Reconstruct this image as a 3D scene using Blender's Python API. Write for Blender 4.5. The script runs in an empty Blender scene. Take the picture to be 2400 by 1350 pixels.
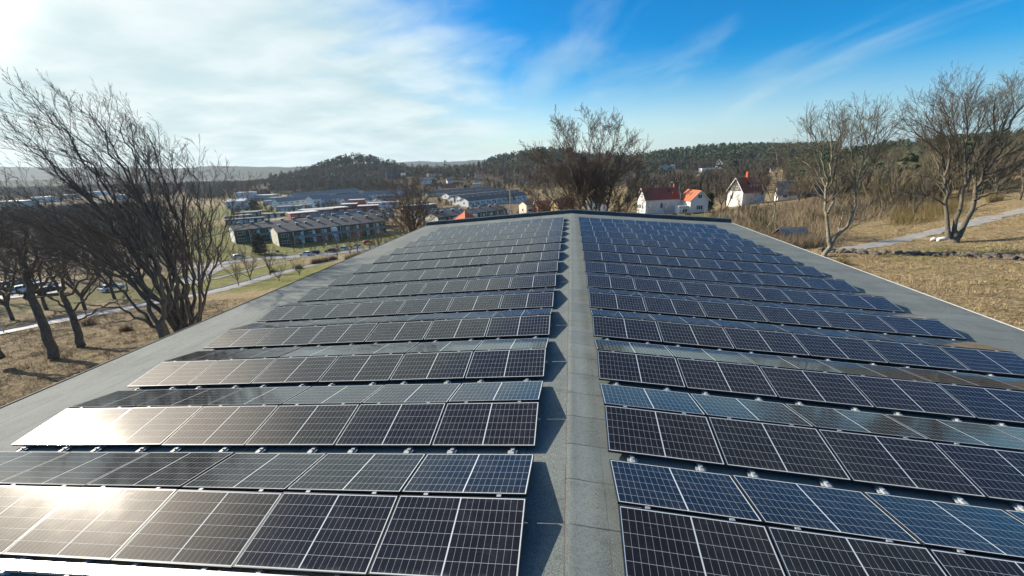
import bpy, bmesh, math, random
import numpy as np
from math import radians as R
from mathutils import Vector, Matrix

scn = bpy.context.scene
COL = scn.collection
rad = math.radians

# ------------------------------------------------------------------ camera
FPX = 971.085                      # focal length in pixels of a 2400 px wide frame
CAM = np.array([-0.0542, 0.0, 4.4029])
_th, _ps, _ro = rad(16.4959), rad(8.274), rad(-1.706)
_F = np.array([-math.sin(_ps)*math.cos(_th), math.cos(_ps)*math.cos(_th), -math.sin(_th)])
_r = np.array([math.cos(_ps), math.sin(_ps), 0.0])
_u = np.cross(_r, _F)
_Rt = math.cos(_ro)*_r + math.sin(_ro)*_u
_Up = -math.sin(_ro)*_r + math.cos(_ro)*_u
cd = bpy.data.cameras.new("camera")
cam = bpy.data.objects.new("camera", cd)
COL.objects.link(cam)
cd.sensor_width = 36.0
cd.lens = FPX/2400*36
cd.clip_start = 0.1
cd.clip_end = 12000
M = Matrix.Identity(4)
for i in range(3):
    M[i][0], M[i][1], M[i][2], M[i][3] = _Rt[i], _Up[i], -_F[i], CAM[i]
cam.matrix_world = M
scn.camera = cam

# ------------------------------------------------------------------ exposure, sun, sky
scn.view_settings.view_transform = 'Standard'
scn.view_settings.look = 'None'
scn.view_settings.exposure = 1.0
scn.view_settings.gamma = 1.0
scn.cycles.max_bounces = 6
scn.cycles.volume_bounces = 0
scn.cycles.sample_clamp_indirect = 8.0

SUN_AZ, SUN_EL = 70.0, 24.5        # degrees to the left of +Y, above the horizon
SDIR = Vector((-math.sin(rad(SUN_AZ))*math.cos(rad(SUN_EL)), math.cos(rad(SUN_AZ))*math.cos(rad(SUN_EL)), math.sin(rad(SUN_EL))))
ld = bpy.data.lights.new("sun", 'SUN')
ld.energy = 4.2
ld.angle = rad(0.53)
ld.color = (1.0, 0.905, 0.76)
sun = bpy.data.objects.new("sun", ld)
COL.objects.link(sun)
sun.rotation_euler = SDIR.to_track_quat('Z', 'Y').to_euler()

world = bpy.data.worlds.new("World")
scn.world = world
world.use_nodes = True
wn, wl = world.node_tree.nodes, world.node_tree.links
wn.clear()


def wnode(t, **kw):
    n = wn.new(t)
    for k, v in kw.items():
        setattr(n, k, v)
    return n


def wmath(op, a, b=None, clamp=False):
    n = wnode('ShaderNodeMath', operation=op, use_clamp=clamp)
    for i, v in enumerate((a, b)):
        if v is None:
            continue
        if isinstance(v, (int, float)):
            n.inputs[i].default_value = v
        else:
            wl.new(v, n.inputs[i])
    return n.outputs[0]


def wramp(v, lo, hi, to0=0.0, to1=1.0):
    n = wnode('ShaderNodeMapRange', interpolation_type='SMOOTHSTEP')
    wl.new(v, n.inputs[0])
    for i, x in enumerate((lo, hi, to0, to1)):
        n.inputs[i+1].default_value = x
    return n.outputs[0]


def wmix(f, a, b):
    n = wnode('ShaderNodeMix', data_type='RGBA')
    if isinstance(f, float):
        n.inputs['Factor'].default_value = f
    else:
        wl.new(f, n.inputs['Factor'])
    for s, v in ((n.inputs[6], a), (n.inputs[7], b)):
        if isinstance(v, tuple):
            s.default_value = (*v, 1)
        else:
            wl.new(v, s)
    return n.outputs[2]


sky = wnode('ShaderNodeTexSky', sky_type='NISHITA')
sky.sun_disc = False
sky.sun_elevation = rad(SUN_EL)
sky.sun_rotation = rad(-SUN_AZ)
sky.altitude = 50
sky.air_density = 1.0
sky.dust_density = 0.6
sky.ozone_density = 2.2
tc = wnode('ShaderNodeTexCoord')
sep = wnode('ShaderNodeSeparateXYZ')
wl.new(tc.outputs['Generated'], sep.inputs[0])
den = wmath('ADD', wmath('MAXIMUM', sep.outputs['Z'], 0.0), 0.16)
comb = wnode('ShaderNodeCombineXYZ')
wl.new(wmath('DIVIDE', sep.outputs['X'], den), comb.inputs[0])
wl.new(wmath('DIVIDE', sep.outputs['Y'], den), comb.inputs[1])


def wnoise(scale, detail, rough, dist, sx=1, sy=1, rot=0.0, off=(0, 0, 0)):
    mp = wnode('ShaderNodeMapping')
    mp.inputs['Scale'].default_value = (sx, sy, 1)
    mp.inputs['Rotation'].default_value = (0, 0, rot)
    mp.inputs['Location'].default_value = off
    wl.new(comb.outputs[0], mp.inputs[0])
    n = wnode('ShaderNodeTexNoise')
    wl.new(mp.outputs[0], n.inputs['Vector'])
    n.inputs['Scale'].default_value = scale
    n.inputs['Detail'].default_value = detail
    n.inputs['Roughness'].default_value = rough
    n.inputs['Distortion'].default_value = dist
    return n.outputs[0]


def wstreak(scale, ang, stretch, off):
    mp = wnode('ShaderNodeMapping', vector_type='TEXTURE')
    mp.inputs['Rotation'].default_value = (0, 0, ang)
    mp.inputs['Scale'].default_value = (stretch, 1.0/stretch, 1)
    mp.inputs['Location'].default_value = off
    wl.new(comb.outputs[0], mp.inputs[0])
    n = wnode('ShaderNodeTexNoise')
    wl.new(mp.outputs[0], n.inputs['Vector'])
    n.inputs['Scale'].default_value = scale
    n.inputs['Detail'].default_value = 6
    n.inputs['Roughness'].default_value = 0.52
    n.inputs['Distortion'].default_value = 0.35
    return n.outputs[0]


def wdot(v):
    n = wnode('ShaderNodeVectorMath', operation='DOT_PRODUCT')
    wl.new(tc.outputs['Generated'], n.inputs[0])
    n.inputs[1].default_value = v
    return n.outputs['Value']


hue = wnode('ShaderNodeHueSaturation')
hue.inputs['Saturation'].default_value = 1.9
hue.inputs['Value'].default_value = 1.12
hue.inputs['Hue'].default_value = 0.506
wl.new(sky.outputs[0], hue.inputs['Color'])
wl.new(wramp(sep.outputs['Z'], 0.34, 0.72, 1.0, 0.30), hue.inputs['Fac'])
left = wdot((-0.80, 0.60, 0.0))                 # clouds bank up on the sunward side
toward = wdot(tuple(SDIR))
big = wnoise(0.75, 5, 0.52, 0.5, 1.0, 1.3, 0.5, (2.3, 1.1, 0))
fine = wnoise(2.1, 8, 0.55, 0.25, 1.0, 1.1, 0.3, (0.4, 5.2, 0))
streak = wstreak(0.9, rad(102), 1.7, (0.35, 0.0, 0))
cov = wmath('ADD', wmath('MULTIPLY', wmath('SUBTRACT', big, 0.5), 1.3), wramp(left, 0.50, 0.96, -0.34, 0.62))
cov = wmath('ADD', cov, wmath('MULTIPLY', wmath('SUBTRACT', fine, 0.5), 0.34))
low = wmath('MULTIPLY', wramp(sep.outputs['Z'], 0.0, 0.30, 0.20, 0.0), wramp(left, 0.50, 0.90, 0.0, 1.0))
high = wmath('MULTIPLY', wramp(sep.outputs['Z'], 0.34, 0.46), wramp(sep.outputs['Z'], 0.60, 0.76, 1.0, 0.0))     # a cloud sheet higher up
cov = wmath('ADD', cov, wmath('MULTIPLY', wmath('MULTIPLY', high, 0.7), wramp(left, 0.42, 0.66)))
cov = wmath('ADD', cov, low)
mask = wramp(cov, -0.06, 0.62, 0.0, 0.97)
thin = wmath('MULTIPLY', wramp(streak, 0.47, 0.74, 0.0, 0.36), wramp(left, -0.75, 0.3, 0.6, 1.0))
mask = wmath('MAXIMUM', mask, thin)
shade = wramp(wmath('ADD', wmath('MULTIPLY', fine, 0.75), wmath('MULTIPLY', big, 0.5)), 0.45, 0.80, 0.0, 1.0)
glow = wramp(toward, 0.45, 1.0, 0.0, 1.0)
cl_lit = wmix(glow, (5.2, 6.2, 6.4), (6.0, 6.5, 6.5))
cl_dark = wmix(glow, (3.6, 4.8, 5.1), (4.3, 5.4, 5.5))
cloud = wmix(shade, cl_dark, cl_lit)
lowair = wmix(wramp(left, -0.4, 0.6), (1.0, 2.8, 5.2), (4.4, 5.7, 6.4))          # pale air above the horizon
clear = wmix(wramp(sep.outputs['Z'], 0.0, 0.22, 0.66, 0.0), hue.outputs[0], lowair)
veil = wmath('POWER', wramp(toward, 0.92, 1.0), 1.4)                 # thin bright veil round the sun itself
skyc = wmix(mask, clear, cloud)
skyc = wmix(veil, skyc, (24.0, 21.8, 18.4))
bg = wnode('ShaderNodeBackground')
bg.inputs['Strength'].default_value = 0.075
wl.new(skyc, bg.inputs['Color'])
wo = wnode('ShaderNodeOutputWorld')
wl.new(bg.outputs[0], wo.inputs['Surface'])

# ------------------------------------------------------------------ pixel / place helpers (2400 x 1350 frame)


def ray(px, py):
    d = _F + (px-1200)/FPX*_Rt - (py-675)/FPX*_Up
    return d


def P(px, py, z):
    """the point at height z seen at that pixel"""
    d = ray(px, py)
    return CAM + d*((z-CAM[2])/d[2])


def D(px, py, depth):
    """the point at that distance along the view axis"""
    return CAM + ray(px, py)*depth


def P2(px, depth, z):
    xr = (px-1200)/FPX*depth
    yu = (z-CAM[2]-depth*_F[2]-xr*_Rt[2])/_Up[2]
    return CAM + depth*_F + xr*_Rt + yu*_Up


# ------------------------------------------------------------------ terrain height from surveyed spots
CTRL = []


def c(v):
    CTRL.append((float(v[0]), float(v[1]), float(v[2])))


for v in [(-14, -5, -6.3), (-15, 15, -6.8), (-14, 40, -7.6), (14, -5, -3.6), (15, 15, -3.9), (14, 40, -5.4), (0, 46, -7), (0, 0, -5),
          (0, -60, -3), (-60, -60, -9), (60, -60, 1), (-25, 45, -9.5), (60, 0, -2.5), (90, 20, -1), (200, 60, 6), (-60, 0, -14), (-140, -20, -22), (-300, 40, -26)]:
    c(v)
for v in [(125, 835, -9.0), (190, 810, -9.4), (0, 830, -8.8), (0, 960, -7.2), (0, 780, -12.2), (300, 722, -14.6), (490, 686, -16.4), (600, 660, -18.3),
          (720, 620, -21.5), (560, 722, -11.6), (700, 668, -14.6), (800, 618, -18.0), (700, 602, -25), (850, 588, -25), (1000, 566, -25), (560, 607, -25.5),
          (0, 690, -18), (260, 684, -19), (650, 577, -26), (905, 551, -26), (540, 571, -26), (560, 500, -26), (700, 470, -26), (640, 456, -26), (900, 455, -26),
          (300, 520, -26), (0, 520, -26), (0, 462, -26), (1100, 525, -25), (1250, 470, -24), (1300, 502, -19), (1400, 502, -16), (1575, 503, -14.8),
          (1497, 500, -15), (1720, 481, -13.5), (1900, 468, -13), (1800, 520, -10), (1860, 563, -6.6), (1940, 596, -5), (2235, 556, -4.6), (2000, 582, -5),
          (2400, 492, -3), (2400, 600, -4.3), (2400, 770, -3.8), (2200, 480, -5.4), (2150, 445, -6), (2050, 440, -8), (2400, 445, -2.4), (760, 458, -26)]:
    c(P(*v))
for px, dep, z in [(2400, 83, -1.5), (2300, 106, -1.2), (2100, 218, -1), (1900, 365, -8), (1700, 520, -12), (1600, 470, -18), (1500, 440, -20),
                   (1660, 690, 13), (1500, 720, 3), (1800, 620, 8), (2000, 340, 2), (2200, 260, 3), (2500, 150, 3), (2600, 60, -1), (1270, 740, 18), (1180, 730, 8), (1100, 720, -9),
                   (850, 690, 15), (790, 665, 7), (700, 630, -13), (925, 710, 2), (1000, 740, -12), (650, 590, -24), (960, 560, -22), (1040, 460, -23.5),
                   (1000, 545, -15), (1125, 525, -9.5), (1200, 520, -8), (1300, 480, -12), (1380, 560, -4), (800, 1000, -18), (1200, 1050, -10), (1700, 1000, -10),
                   (300, 900, -26), (0, 1100, -26), (1400, 330, -19), (1500, 300, -18), (2300, 600, 4), (1250, 400, -22)]:
    c(P2(px, dep, z))

HOUSES = []          # (name, base point) of the far houses join the survey too


def hb(px, py, depth):
    v = D(px, py, depth)
    c(v)
    return v


_A = None


def solve_terrain():
    global _A, _CX, _W
    pts = np.array(CTRL)
    _CX = pts[:, :2]
    n = len(pts)
    d2 = ((_CX[:, None, :]-_CX[None, :, :])**2).sum(-1)
    K = -np.sqrt(d2+14.0**2)
    Q = np.zeros((n+1, n+1))
    Q[:n, :n] = K + np.eye(n)*0.8
    Q[:n, n] = 1
    Q[n, :n] = 1
    b = np.concatenate([pts[:, 2], [0]])
    _W = np.linalg.solve(Q, b)


def gz(x, y):
    x = np.asarray(x, float)
    y = np.asarray(y, float)
    sh = x.shape
    xf, yf = x.ravel(), y.ravel()
    out = np.zeros(len(xf))
    for s in range(0, len(xf), 4000):
        d2 = (xf[s:s+4000, None]-_CX[None, :, 0])**2+(yf[s:s+4000, None]-_CX[None, :, 1])**2
        out[s:s+4000] = -np.sqrt(d2+14.0**2)@_W[:-1]+_W[-1]
    r = np.hypot(xf, yf)
    t = np.clip((r-850)/450, 0, 1)
    t = t*t*(3-2*t)
    out = out*(1-t)+(-26)*t
    res = out.reshape(sh)
    return float(res) if sh == () else res


def gp(px, py):
    """where the ray through a pixel meets the terrain"""
    d = ray(px, py)
    d = d/np.linalg.norm(d)
    t = np.concatenate([np.linspace(8, 200, 400), np.linspace(200, 1200, 400)[1:]])
    pts = CAM+t[:, None]*d
    h = pts[:, 2]-gz(pts[:, 0], pts[:, 1])
    k = np.argmax(h < 0)
    if not (h < 0).any():
        return pts[-1]
    a = h[k-1]/(h[k-1]-h[k])
    q = pts[k-1]+(pts[k]-pts[k-1])*a
    q[2] = gz(q[0], q[1])
    return q


def gd(px, depth):
    """the spot on the terrain in that image column at that distance"""
    z = -10.0
    for _ in range(6):
        v = P2(px, depth, z)
        z = gz(v[0], v[1])
    v[2] = z
    return v


# ------------------------------------------------------------------ mesh helpers
class MB:
    def __init__(s):
        s.v, s.f = [], []

    def add(s, vs, fs):
        b = len(s.v)
        s.v += [tuple(map(float, q)) for q in vs]
        s.f += [tuple(b+i for i in q) for q in fs]
        return s

    def box(s, x0, x1, y0, y1, z0, z1):
        return s.add([(x0, y0, z0), (x1, y0, z0), (x1, y1, z0), (x0, y1, z0), (x0, y0, z1), (x1, y0, z1), (x1, y1, z1), (x0, y1, z1)],
                     [(0, 3, 2, 1), (4, 5, 6, 7), (0, 1, 5, 4), (1, 2, 6, 5), (2, 3, 7, 6), (3, 0, 4, 7)])

    def obox(s, o, ex, ey, x0, x1, y0, y1, z0, z1):
        o, ex, ey = map(np.asarray, (o, ex, ey))
        vs = []
        for z in (z0, z1):
            for x, y in ((x0, y0), (x1, y0), (x1, y1), (x0, y1)):
                vs.append(o+ex*x+ey*y+np.array([0, 0, z]))
        return s.add(vs, [(0, 3, 2, 1), (4, 5, 6, 7), (0, 1, 5, 4), (1, 2, 6, 5), (2, 3, 7, 6), (3, 0, 4, 7)])

    def tube(s, pts, rads, n=8, cap=True):
        pts = [np.asarray(p, float) for p in pts]
        V, F = tube_np(np.array(pts), np.broadcast_to(np.asarray(rads, float), (len(pts),)), n)
        b = len(s.v)
        s.v += [tuple(q) for q in V]
        s.f += [tuple(b+int(i) for i in q) for q in F]
        if cap:
            s.f.append(tuple(b+i for i in range(n))[::-1])
            s.f.append(tuple(b+len(V)-n+i for i in range(n)))
        return s

    def mesh(s, name, mats):
        me = bpy.data.meshes.new(name)
        me.from_pydata(s.v, [], s.f)
        for m in (mats if isinstance(mats, (list, tuple)) else [mats]):
            me.materials.append(m)
        me.update()
        return me

    def build(s, name, mat, parent=None, smooth=False):
        me = s.mesh(name, mat)
        if smooth:
            me.polygons.foreach_set('use_smooth', [True]*len(me.polygons))
        return link(name, me, parent)


def link(name, me, parent=None):
    o = bpy.data.objects.new(name, me)
    COL.objects.link(o)
    if parent is not None:
        o.parent = parent
    return o


def tube_np(p, r, n):
    t = np.gradient(p, axis=0) if len(p) > 2 else np.repeat((p[1]-p[0])[None], len(p), 0)
    t = t/(np.linalg.norm(t, axis=1)[:, None]+1e-9)
    ref = np.array([0.0, 0, 1]) if abs(t[0][2]) < 0.9 else np.array([1.0, 0, 0])
    a = np.cross(t, ref)
    a /= (np.linalg.norm(a, axis=1)[:, None]+1e-9)
    b = np.cross(t, a)
    th = np.arange(n)*2*math.pi/n
    ring = a[:, None, :]*np.cos(th)[None, :, None]+b[:, None, :]*np.sin(th)[None, :, None]
    V = (p[:, None, :]+ring*np.asarray(r)[:, None, None]).reshape(-1, 3)
    m = len(p)
    i = np.arange(m-1)[:, None]*n
    j = np.arange(n)[None, :]
    j2 = (j+1) % n
    F = np.stack([i+j, i+j2, i+n+j2, i+n+j], -1).reshape(-1, 4)
    return V, F


def np_mesh(name, V, F, mat, smooth=False, attr=None):
    """a mesh from arrays; F is (n,3) or (n,4); attr = (name, per-vertex float array)"""
    me = bpy.data.meshes.new(name)
    V = np.ascontiguousarray(V, np.float32)
    F = np.ascontiguousarray(F, np.int32)
    k = F.shape[1]
    me.vertices.add(len(V))
    me.vertices.foreach_set('co', V.ravel())
    me.loops.add(F.size)
    me.loops.foreach_set('vertex_index', F.ravel())
    me.polygons.add(len(F))
    me.polygons.foreach_set('loop_start', np.arange(0, F.size, k, dtype=np.int32))
    try:
        me.polygons.foreach_set('loop_total', np.full(len(F), k, np.int32))
    except Exception:
        pass
    if smooth:
        me.polygons.foreach_set('use_smooth', np.ones(len(F), bool))
    me.materials.append(mat)
    if attr is not None:
        for an, av in (attr if isinstance(attr, list) else [attr]):
            at = me.attributes.new(an, 'FLOAT', 'POINT')
            at.data.foreach_set('value', np.ascontiguousarray(av, np.float32))
    me.update(calc_edges=True)
    return me


def tag(o, label=None, cat=None, group=None, kind=None):
    if label:
        o['label'] = label
    if cat:
        o['category'] = cat
    if group:
        o['group'] = group
    if kind:
        o['kind'] = kind
    return o


def empty(name, loc=(0, 0, 0), rz=0.0):
    o = bpy.data.objects.new(name, None)
    COL.objects.link(o)
    o.empty_display_size = 0.3
    o.location = tuple(map(float, loc))
    o.rotation_euler = (0, 0, rz)
    return o


def copy_tree(o, parent=None):
    q = o.copy()
    COL.objects.link(q)
    if parent is not None:
        q.parent = parent
    for ch in o.children:
        copy_tree(ch, q)
    return q


# ------------------------------------------------------------------ materials
class NT:
    """small wrapper to write node trees briefly"""

    def __init__(s, name, rough=0.8, spec=0.3):
        s.m = bpy.data.materials.new(name)
        s.m.use_nodes = True
        s.t = s.m.node_tree
        s.b = s.t.nodes['Principled BSDF']
        s.b.inputs['Roughness'].default_value = rough
        s.b.inputs['Specular IOR Level'].default_value = spec
        s._co = None

    def n(s, t, **kw):
        q = s.t.nodes.new(t)
        for k, v in kw.items():
            setattr(q, k, v)
        return q

    def l(s, a, b):
        s.t.links.new(a, b)

    def co(s, which='Object'):
        if s._co is None:
            s._co = s.n('ShaderNodeTexCoord')
        return s._co.outputs[which]

    def math(s, op, a, b=None, cl=False):
        q = s.n('ShaderNodeMath', operation=op, use_clamp=cl)
        for i, v in enumerate((a, b)):
            if v is None:
                continue
            if isinstance(v, (int, float)):
                q.inputs[i].default_value = v
            else:
                s.l(v, q.inputs[i])
        return q.outputs[0]

    def rng(s, v, lo, hi, a=0.0, b=1.0, smooth=True):
        q = s.n('ShaderNodeMapRange', interpolation_type='SMOOTHSTEP' if smooth else 'LINEAR')
        s.l(v, q.inputs[0])
        for i, x in enumerate((lo, hi, a, b)):
            q.inputs[i+1].default_value = x
        return q.outputs[0]

    def noise(s, scale, detail=4, rough=0.55, dist=0.0, vec=None, sc=(1, 1, 1), w='Object'):
        mp = s.n('ShaderNodeMapping')
        mp.inputs['Scale'].default_value = sc
        s.l(vec if vec is not None else s.co(w), mp.inputs[0])
        q = s.n('ShaderNodeTexNoise')
        s.l(mp.outputs[0], q.inputs['Vector'])
        q.inputs['Scale'].default_value = scale
        q.inputs['Detail'].default_value = detail
        q.inputs['Roughness'].default_value = rough
        q.inputs['Distortion'].default_value = dist
        return q.outputs[0]

    def mix(s, f, a, b):
        q = s.n('ShaderNodeMix', data_type='RGBA')
        if isinstance(f, (int, float)):
            q.inputs['Factor'].default_value = f
        else:
            s.l(f, q.inputs['Factor'])
        for k, v in ((6, a), (7, b)):
            if isinstance(v, tuple):
                q.inputs[k].default_value = (*v, 1)
            else:
                s.l(v, q.inputs[k])
        return q.outputs[2]

    def color(s, v):
        if isinstance(v, tuple):
            s.b.inputs['Base Color'].default_value = (*v, 1)
        else:
            s.l(v, s.b.inputs['Base Color'])
        return s

    def bump(s, h, strength=0.3, dist=0.02):
        q = s.n('ShaderNodeBump')
        q.inputs['Strength'].default_value = strength
        q.inputs['Distance'].default_value = dist
        s.l(h, q.inputs['Height'])
        s.l(q.outputs[0], s.b.inputs['Normal'])
        return s

    def attr(s, name):
        q = s.n('ShaderNodeAttribute', attribute_name=name)
        return q.outputs['Fac']


def mat(name, a, b=None, scale=3.0, rough=0.8, spec=0.3, metal=0.0, bump=0.0, sc=(1, 1, 1)):
    t = NT(name, rough, spec)
    b = b or tuple(x*0.78 for x in a)
    nz = t.noise(scale, 5, 0.6, sc=sc)
    t.color(t.mix(t.rng(nz, 0.3, 0.7), a, b))
    t.b.inputs['Metallic'].default_value = metal
    if bump:
        t.bump(nz, bump, 0.03)
    return t.m


# --- roof felt
def felt(name, along):
    t = NT(name, 0.86, 0.35)
    vec = t.co()
    sp = t.n('ShaderNodeSeparateXYZ')
    t.l(vec, sp.inputs[0])
    grain = t.noise(78, 4, 0.78)
    grit = t.noise(24, 5, 0.7)
    patch = t.noise(0.9, 5, 0.6, 0.4)
    stretch = t.noise(1.4, 5, 0.62, 0.3, sc=(1, 0.16, 1) if along else (0.16, 1, 1))
    base = t.mix(t.rng(grain, 0.34, 0.68), (0.036, 0.045, 0.042), (0.305, 0.335, 0.305))
    base = t.mix(t.math('MULTIPLY', t.rng(grit, 0.40, 0.72), 0.45), base, (0.20, 0.235, 0.23))
    base = t.mix(t.rng(patch, 0.40, 0.70, 0.0, 0.48), base, (0.078, 0.090, 0.088))
    stain = t.noise(2.6, 6, 0.7, 1.2)
    base = t.mix(t.rng(stain, 0.56, 0.66, 0.0, 0.42), base, (0.060, 0.068, 0.064))
    base = t.mix(t.rng(stain, 0.30, 0.40, 0.34, 0.0), base, (0.30, 0.32, 0.295))
    base = t.mix(t.rng(stretch, 0.42, 0.72, 0.0, 0.40), base, (0.225, 0.25, 0.245))
    if not along:                                  # scuffed, dusty crown of the ridge
        bx = t.math('ADD', sp.outputs['X'], t.math('MULTIPLY', t.math('SUBTRACT', patch, 0.5), 0.25))
        band = t.math('MULTIPLY', t.rng(bx, -0.05, 0.10), t.rng(bx, 0.18, 0.42, 1.0, 0.0))
        base = t.mix(t.math('MULTIPLY', band, t.rng(grit, 0.3, 0.7, 0.15, 0.55)), base, (0.30, 0.335, 0.315))
    wob = t.math('MULTIPLY', t.math('SUBTRACT', t.noise(1.7, 3, 0.5), 0.5), 0.05)
    ax, per = (sp.outputs['X'], 1.02) if along else (sp.outputs['Y'], 0.80)
    ph = t.math('FRACT', t.math('DIVIDE', t.math('ADD', t.math('ADD', ax, wob), 100.16), per))
    seam = t.rng(t.math('ABSOLUTE', t.math('SUBTRACT', ph, 0.5)), 0.0, 0.018, 1.0, 0.0)
    seam = t.math('MULTIPLY', seam, t.rng(t.noise(2.3, 3, 0.6), 0.30, 0.55, 0.25, 1.0))
    tone = t.n('ShaderNodeTexWhiteNoise', noise_dimensions='1D')
    t.l(t.math('FLOOR', t.math('ADD', t.math('DIVIDE', t.math('ADD', ax, 100.16), per), 0.5)), tone.inputs['W'])
    base = t.mix(t.math('MULTIPLY', tone.outputs[0], 0.22), base, (0.085, 0.10, 0.102))
    base = t.mix(t.math('MULTIPLY', seam, 0.85), base, (0.028, 0.024, 0.022))
    t.color(base)
    h = t.math('ADD', t.math('MULTIPLY', grain, 0.6), t.math('MULTIPLY', t.math('SUBTRACT', 1.0, seam), 1.6))
    t.bump(h, 0.5, 0.006)
    return t.m


M_FELT_R = felt('roof_felt_right', False)
M_FELT_L = felt('roof_felt_left', True)
M_CAP = mat('ridge_cap_felt', (0.072, 0.088, 0.088), (0.235, 0.27, 0.265), 38, 0.9, 0.3, bump=0.4)
M_UPSTAND = mat('dark_felt_upstand', (0.035, 0.045, 0.052), (0.06, 0.072, 0.078), 6, 0.75, 0.4, bump=0.2)
M_TRIM = mat('galvanised_trim', (0.62, 0.60, 0.56), (0.45, 0.44, 0.42), 3, 0.45, 0.5, 0.5)
M_ALU = mat('aluminium', (0.42, 0.45, 0.46), (0.32, 0.34, 0.35), 12, 0.6, 0.4, 0.35)
M_TRAY = mat('galvanised_tray', (0.80, 0.80, 0.80), (0.66, 0.66, 0.67), 8, 0.30, 0.5, 0.9)
M_FRAME = mat('black_anodised_frame', (0.012, 0.012, 0.014), (0.02, 0.02, 0.022), 20, 0.42, 0.45)


def panel_mat():
    t = NT('solar_glass', 0.13, 0.5)
    uv = t.n('ShaderNodeUVMap')
    sp = t.n('ShaderNodeSeparateXYZ')
    t.l(uv.outputs[0], sp.inputs[0])
    x = t.math('MULTIPLY', sp.outputs[0], 1755.0)
    y = t.math('MULTIPLY', sp.outputs[1], 1038.0)
    xm = t.math('SUBTRACT', t.math('ABSOLUTE', t.math('SUBTRACT', x, 877.5)), 8.0)
    cw, ch = 84.45, 164.6
    fx = t.math('FRACT', t.math('ADD', t.math('DIVIDE', xm, cw), 10.0))
    dx = t.math('MULTIPLY', t.math('MINIMUM', fx, t.math('SUBTRACT', 1.0, fx)), cw)
    ym = t.math('SUBTRACT', y, 25.2)
    fy = t.math('FRACT', t.math('ADD', t.math('DIVIDE', ym, ch), 10.0))
    dy = t.math('MULTIPLY', t.math('MINIMUM', fy, t.math('SUBTRACT', 1.0, fy)), ch)
    rnd = t.n('ShaderNodeObjectInfo')
    # gaps between cells, the white spine in the middle, the white margin
    lx = t.rng(dx, 1.0, 1.9, 1.0, 0.0)
    rowi = t.math('FLOOR', t.math('DIVIDE', ym, ch))
    ly = t.rng(dy, 1.1, 2.1, 1.0, 0.0)
    spine = t.rng(xm, -1.0, 0.2, 1.0, 0.0)
    marx = t.rng(xm, 843.5, 845.0, 0.0, 1.0)
    mary = t.math('MAXIMUM', t.rng(ym, -1.0, 0.5, 1.0, 0.0), t.rng(ym, 987.0, 988.5, 0.0, 1.0))
    thin = t.math('MAXIMUM', t.math('MULTIPLY', lx, 0.62), t.math('MULTIPLY', ly, 0.80))
    wide = t.math('MAXIMUM', spine, t.math('MAXIMUM', marx, mary))
    line = t.math('MAXIMUM', thin, wide)
    # ten busbar wires per half cell: far too fine to see singly, they lift the tone
    cellid = t.n('ShaderNodeTexWhiteNoise', noise_dimensions='3D')
    cb = t.n('ShaderNodeCombineXYZ')
    t.l(t.math('FLOOR', t.math('DIVIDE', x, cw*1.01)), cb.inputs[0])
    t.l(rowi, cb.inputs[1])
    t.l(t.math('MULTIPLY', rnd.outputs['Random'], 91.0), cb.inputs[2])
    t.l(cb.outputs[0], cellid.inputs['Vector'])
    cell = t.mix(cellid.outputs[0], (0.0065, 0.0070, 0.0105), (0.011, 0.0115, 0.0165))
    cell = t.mix(t.math('MULTIPLY', rnd.outputs['Random'], 0.6), cell, (0.014, 0.011, 0.012))
    colr = t.mix(line, cell, (0.62, 0.66, 0.66))
    dust = t.noise(2.2, 6, 0.62, 0.5)
    smear = t.noise(5.0, 6, 0.65, 0.9, sc=(0.5, 3.0, 1))
    film = t.math('ADD', t.rng(dust, 0.44, 0.80, 0.004, 0.045), t.rng(smear, 0.54, 0.80, 0.0, 0.055))
    edge = t.math('MULTIPLY', t.rng(y, 14.0, 95.0, 0.16, 0.0), t.rng(t.noise(9, 4, 0.6), 0.35, 0.75))    # silt above the lower frame
    film = t.math('ADD', film, edge)
    vor = t.n('ShaderNodeTexVoronoi')
    vadd = t.n('ShaderNodeVectorMath', operation='ADD')
    t.l(t.co(), vadd.inputs[0])
    rv = t.n('ShaderNodeCombineXYZ')
    t.l(t.math('MULTIPLY', rnd.outputs['Random'], 57.0), rv.inputs[0])
    t.l(rv.outputs[0], vadd.inputs[1])
    t.l(vadd.outputs[0], vor.inputs['Vector'])
    vor.inputs['Scale'].default_value = 1.6
    speck = t.math('MULTIPLY', t.rng(vor.outputs['Distance'], 0.012, 0.030, 0.55, 0.0), t.rng(dust, 0.5, 0.56))
    film = t.math('MAXIMUM', film, speck)
    colr = t.mix(film, colr, (0.45, 0.42, 0.38))
    t.color(colr)
    t.l(t.math('ADD', t.rng(dust, 0.3, 0.8, 0.075, 0.105), t.rng(smear, 0.55, 0.8, 0.0, 0.04)), t.b.inputs['Roughness'])
    t.b.inputs['IOR'].default_value = 1.50
    t.b.inputs['Specular Tint'].default_value = (1.0, 0.93, 0.86, 1)
    t.b.inputs['Coat Weight'].default_value = 0.05      # the dimpled cover glass scatters a wide lobe too
    t.b.inputs['Coat Roughness'].default_value = 0.31
    t.b.inputs['Coat IOR'].default_value = 1.45
    return t.m


M_GLASS = panel_mat()
M_BACK = mat('panel_backsheet', (0.55, 0.55, 0.55))

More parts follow.
